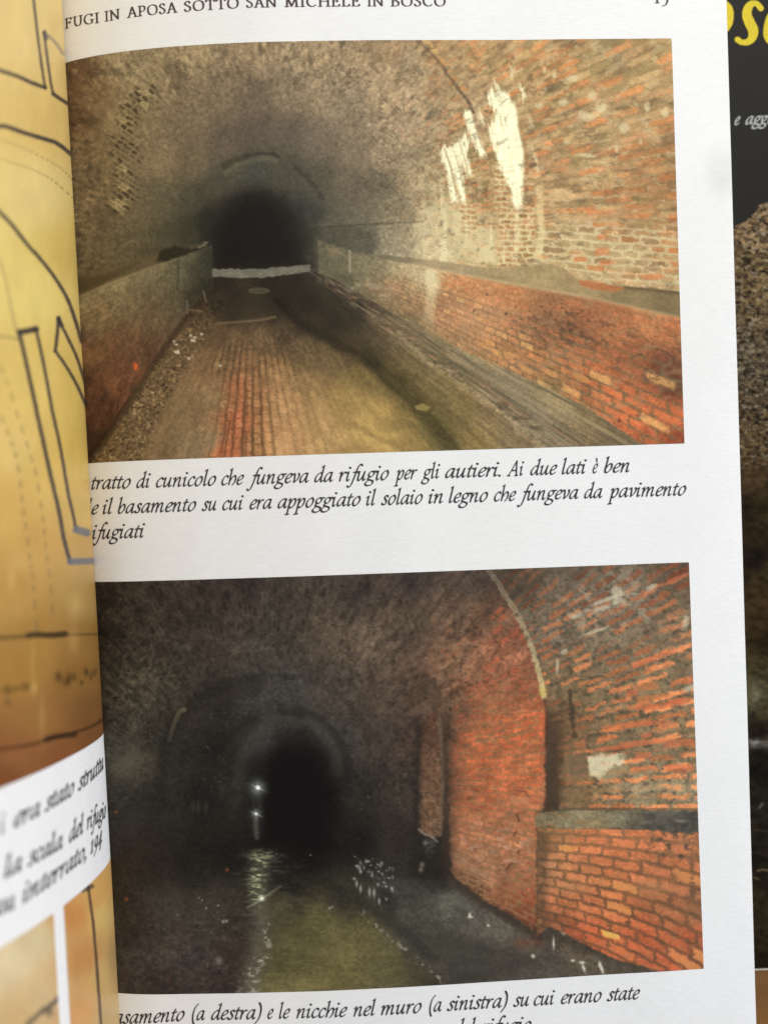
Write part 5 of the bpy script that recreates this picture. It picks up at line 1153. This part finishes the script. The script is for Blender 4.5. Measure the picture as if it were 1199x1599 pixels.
isil = int(np.argmax(kx)); KS = KS - KS[isil]
def left_pts(s, V, lift=0.0):
    x = np.interp(s, KS, KX); z = np.interp(s, KS, kz)
    tx = np.interp(s + .3, KS, KX) - np.interp(s - .3, KS, KX); tz = np.interp(s + .3, KS, kz) - np.interp(s - .3, KS, kz)
    L = np.hypot(tx, tz) + 1e-9
    x = x + tz / L * lift; z = z - tx / L * lift          # lift along the normal that faces the reader
    return np.stack([x * UB[0] + V * VB[0], x * UB[1] + V * VB[1], z], -1)
def left_sv(px, py):
    x = CX + (px - CX) * cb - (py - CY) * sb; y = (px - CX) * sb + (py - CY) * cb
    xs = kx[isil:][::-1]; ss = KS[isil:][::-1]; zs = kz[isil:][::-1]
    s = float(np.interp(x, xs, ss)); z = float(np.interp(x, xs, zs))
    return s, -y / PXMM * (1 - z / D)
sA, sB = KS[0], KS[-1]
lv = np.linspace(118, -118, 160)[:, None] * np.ones((1, 160)); ls = np.linspace(sA, sB, 160)[None, :] * np.ones((160, 1))
lpage = G('page', left_pts(ls, lv), M_PAPER, book)
lpage['label'] = 'curling left-hand page printed with a yellowed plan'
Vtop = .5 * (left_sv(158, 1141)[1] + left_sv(20, 1233)[1]); Vbot = .5 * (left_sv(20, 1469)[1] + left_sv(160, 1360)[1])
def lpic(name, s0, s1, va, vb_, ns, nv, label, fn, light):
    V = np.linspace(va, vb_, nv)[:, None] * np.ones((1, ns)); s = np.linspace(s0, s1, ns)[None, :] * np.ones((nv, 1))
    P = left_pts(s, V, .04)
    x, y = to_photo(P[..., 0], P[..., 1], P[..., 2])
    o = G(name, P, M_PLAN, lpage, np.clip(lin(fn(x, y)) / light, .002, .9)); o['label'] = label
lpic('printed_plan', sA + 2, sB - 1, 117, Vtop, 420, 1000, 'yellowed printed plan with inked outlines and dashed lines', paint_plan, 1.10)
sd0 = left_sv(105, 1510)[0]; sd1 = left_sv(88.5, 1510)[0]
lpic('printed_plan', sA + 2, sd0, Vbot, -117, 160, 260, 'tan printed picture with one dark vertical line', paint_plan_low, .95)
lpic('printed_plan', sd1, sB - 1, Vbot, -117, 160, 260, 'pale tan printed picture left of the white strip', paint_plan_low, .95)
t1 = lambda x: float(np.interp(x, [0,60,120,163], [1303,1274,1237,1198])); t2 = lambda x: float(np.interp(x, [0,36,100,165], [1375,1357,1322,1274]))
t3 = lambda x: float(np.interp(x, [0,45,90,132,162], [1434.6,1404.6,1374.6,1342,1312]))
LT = [('i',2,9,t1),('era',22,64,t1),('stato',70,117,t1),('struttu',122,162,t1),('la',7,36,t2),('scala',43,99,t2),('del',108,132,t2),('rifugio',136,166,t2),('casa',-22,24,t3),('interrato,',36,135,t3),('194',141,160,t3)]
def lleft(px, py): return left_sv(px, py)
AVL = []; 
o = text_obj('caption', [(w, a, b, f(a), f(b)) for w, a, b, f in LT], IT, 15.5 / PXMM, (.125, .05, math.radians(38)), .20, flat_mat('caption_ink', (.09, .085, .085), .6, .08), lpage,
             left_pts, lleft, 'italic caption on the white band of the curling page', .09)
# fold the two stacks together under the curl
gs = 40
lb = [(-115, -10)]
xg = KX[0]
prof2 = [(xg + .5, -9.6), (xg + .2, -7.2), (xg - 3, -6.2), (xg - 8, -5.6), (xg - 60, -5.4), (xg - 60, -9.6)]
vsl = [118, -118]
VV, FF = [], []
for v in vsl:
    for x, z in prof2: VV.append((x * UB[0] + v * VB[0], x * UB[1] + v * VB[1], z))
k = len(prof2)
for i in range(k): FF.append([i, (i + 1) % k, k + (i + 1) % k, k + i])
FF += [list(range(k))[::-1], list(range(k, 2 * k))]
child('page_block', poly_mesh('page_block', np.array(VV) + OFF, FF), M_EDGE, book)

# ================================================================ the black book lying underneath
zc = -10.2
def on_cover(px, py, z=zc):
    f = (D - z) / D / PXMM
    return (px - CX) * f, (CY - py) * f
TC = .030
UC = np.array([math.cos(TC), math.sin(TC)]); VC = np.array([-math.sin(TC), math.cos(TC)])
def cuv(px, py):
    X, Y = on_cover(px, py); return X * UC[0] + Y * UC[1], X * VC[0] + Y * VC[1]
def cpts(U, V, lift=0.0):
    return np.stack([U * UC[0] + V * VC[0], U * UC[1] + V * VC[1], zc + lift + 0 * U], -1)
cb_ = bpy.data.objects.new('closed_book', None); COL.objects.link(cb_); cb_.location = (0, 0, 0)
tag(cb_, 'closed black book with yellow title, lying under the open book', 'book')
OFF = np.array([0, 0, 0.0])
vlow = cuv(1182, 1516)[1]
u0, u1, vhi = -62.0, 150.0, 128.0
def slab(name, a0, a1, b0, b1, z0, z1, mat, bev=.25):
    c = [(a0 + bev, b0 + bev), (a1 - bev, b0 + bev), (a1 - bev, b1 - bev), (a0 + bev, b1 - bev)]; e = [(a0, b0), (a1, b0), (a1, b1), (a0, b1)]
    V = []
    for ring, z in ((c, z1), (e, z1 - bev), (e, z0 + bev), (c, z0)):
        for (u, v) in ring: V.append((u * UC[0] + v * VC[0], u * UC[1] + v * VC[1], z))
    F = [[0, 1, 2, 3], [15, 14, 13, 12]]
    for r in range(3):
        for i in range(4): F.append([r * 4 + i, r * 4 + 4 + i, r * 4 + 4 + (i + 1) % 4, r * 4 + (i + 1) % 4])
    return child(name, poly_mesh(name, V, F), mat, cb_)
M_COVER = flat_mat('black_cover', (.013, .012, .011), .42, .10, 1400, .08)
cover = slab('cover', u0, u1, vlow, vhi, zc - 1.2, zc, M_COVER, .12)
slab('page_block', u0 + .3, u1 - .5, vlow + .2, vhi - .2, zc - 12.2, zc - 1.25, M_EDGE)
slab('cover', u0, u1, vlow, vhi, zc - 13.6, zc - 12.25, M_COVER, .12)
# the pale worn line along its lower edge
ed = grid_mesh('edge', cpts(np.linspace(30, u1 - .3, 60)[None, :] * np.ones((2, 1)), np.array([[vlow + .42], [vlow + .13]]) * np.ones((1, 60)), .012))
e_o = child('worn_edge', ed, flat_mat('bare_board', (.50, .46, .40), .8, .1, 3000, .4), cover)
# cover photograph
vp = cuv(1170, 318)[1]
nu, nv = 420, 900
us = np.r_[np.linspace(50, 86, 260), np.linspace(86.3, 148, nu - 260)]
sky = [cuv(px, py) for px, py in [(1040,400),(1100,372),(1143,356),(1150,352),(1158,348),(1166,342),(1172,338),(1178,333),(1181,330),(1182,322),(1186,318),(1199,316.5),(1230,310),(1330,318)]]
vtop = np.interp(us, [q[0] for q in sky], [q[1] for q in sky]) + .25 * fbm(us * 1.6, us * 0, 77, 3)
V = vtop[None, :] + (vlow + .5 - vtop[None, :]) * np.linspace(0, 1, nv)[:, None]; U = us[None, :] * np.ones((nv, 1))
P = cpts(U, V, .02); x, y = to_photo(P[..., 0], P[..., 1], P[..., 2])
cp = child('cover_photograph', grid_mesh('cover_photograph', P, np.clip(lin(paint_cover(x, y)) * .70, .002, .9)), ink_mat('cover_ink', .55, .03, .02, .12), cover)
cp['label'] = 'cover photograph of stones and dark water'
# title letters: heavy round strokes of changing width
def fat(strokes, cell=1.0):
    P = np.vstack([np.array(s)[:, :2] for s in strokes]); x0, y0 = P.min(0) - 14; x1, y1 = P.max(0) + 14
    gx = np.arange(x0, x1, cell); gy = np.arange(y0, y1, cell); GX, GY = np.meshgrid(gx, gy); F = np.full(GX.shape, 1e9)
    for s in strokes:
        q = spline(s, 12)
        for i in range(len(q) - 1):
            dx, dy = q[i + 1][:2] - q[i][:2]; L = dx * dx + dy * dy + 1e-9
            t = np.clip(((GX - q[i][0]) * dx + (GY - q[i][1]) * dy) / L, 0, 1)
            r = q[i][2] + (q[i + 1][2] - q[i][2]) * t
            F = np.minimum(F, np.hypot(GX - q[i][0] - t * dx, GY - q[i][1] - t * dy) - r)
    return march(F, gx, gy)
letters = [
 [[(1187,13,4.6),(1181,6,4.2),(1173,6,5.0),(1167,13,6.6),(1165.5,24,7.4),(1170,36,8.2),(1175,47,8.0),(1174,58,6.6),(1167,65.5,5.0),(1157,66,4.2),(1151,62,4.6)]],
 [[(1131,4,4),(1137,14,6.2),(1138,26,6.6),(1136,38,6),(1130,48,4),(1118,50,3.5),(1108,38,7),(1112,14,6),(1122,4,4),(1131,4,4)]],
 [[(1214,20,5),(1204,26,7),(1199.5,42,7.6),(1199,56,7.4),(1204,66,5),(1214,62,4),(1224,40,4),(1228,20,6)],[(1228,18,7),(1226,50,7),(1230,64,5),(1240,60,3)]]]
AV, AF, n = [], [], 0
for st in letters:
    v, f = fat(st, 1.0)
    for (a, b) in v: AV.append((*on_cover(a, b), zc + .03))
    AF += [[i + n for i in q][::-1] for q in f]; n += len(v)
child('title_lettering', poly_mesh('title_lettering', AV, AF), flat_mat('yellow_ink', (.60, .47, .022), .45, .15, 2500, .10), cover)
def cover_fn(U, V, lift): return cpts(U, V, lift)
text_obj('subtitle_lettering', [('e', 1146, 1155.5, 195, 194.6), ('aggi', 1163, 1206, 194.2, 192.6)], IT, 12.0 / PXMM * 1.04, (.15, .06, math.radians(38)), .2,
         flat_mat('grey_ink', (.34, .34, .33), .5, .1), cover, cover_fn, cuv, lift=.03)
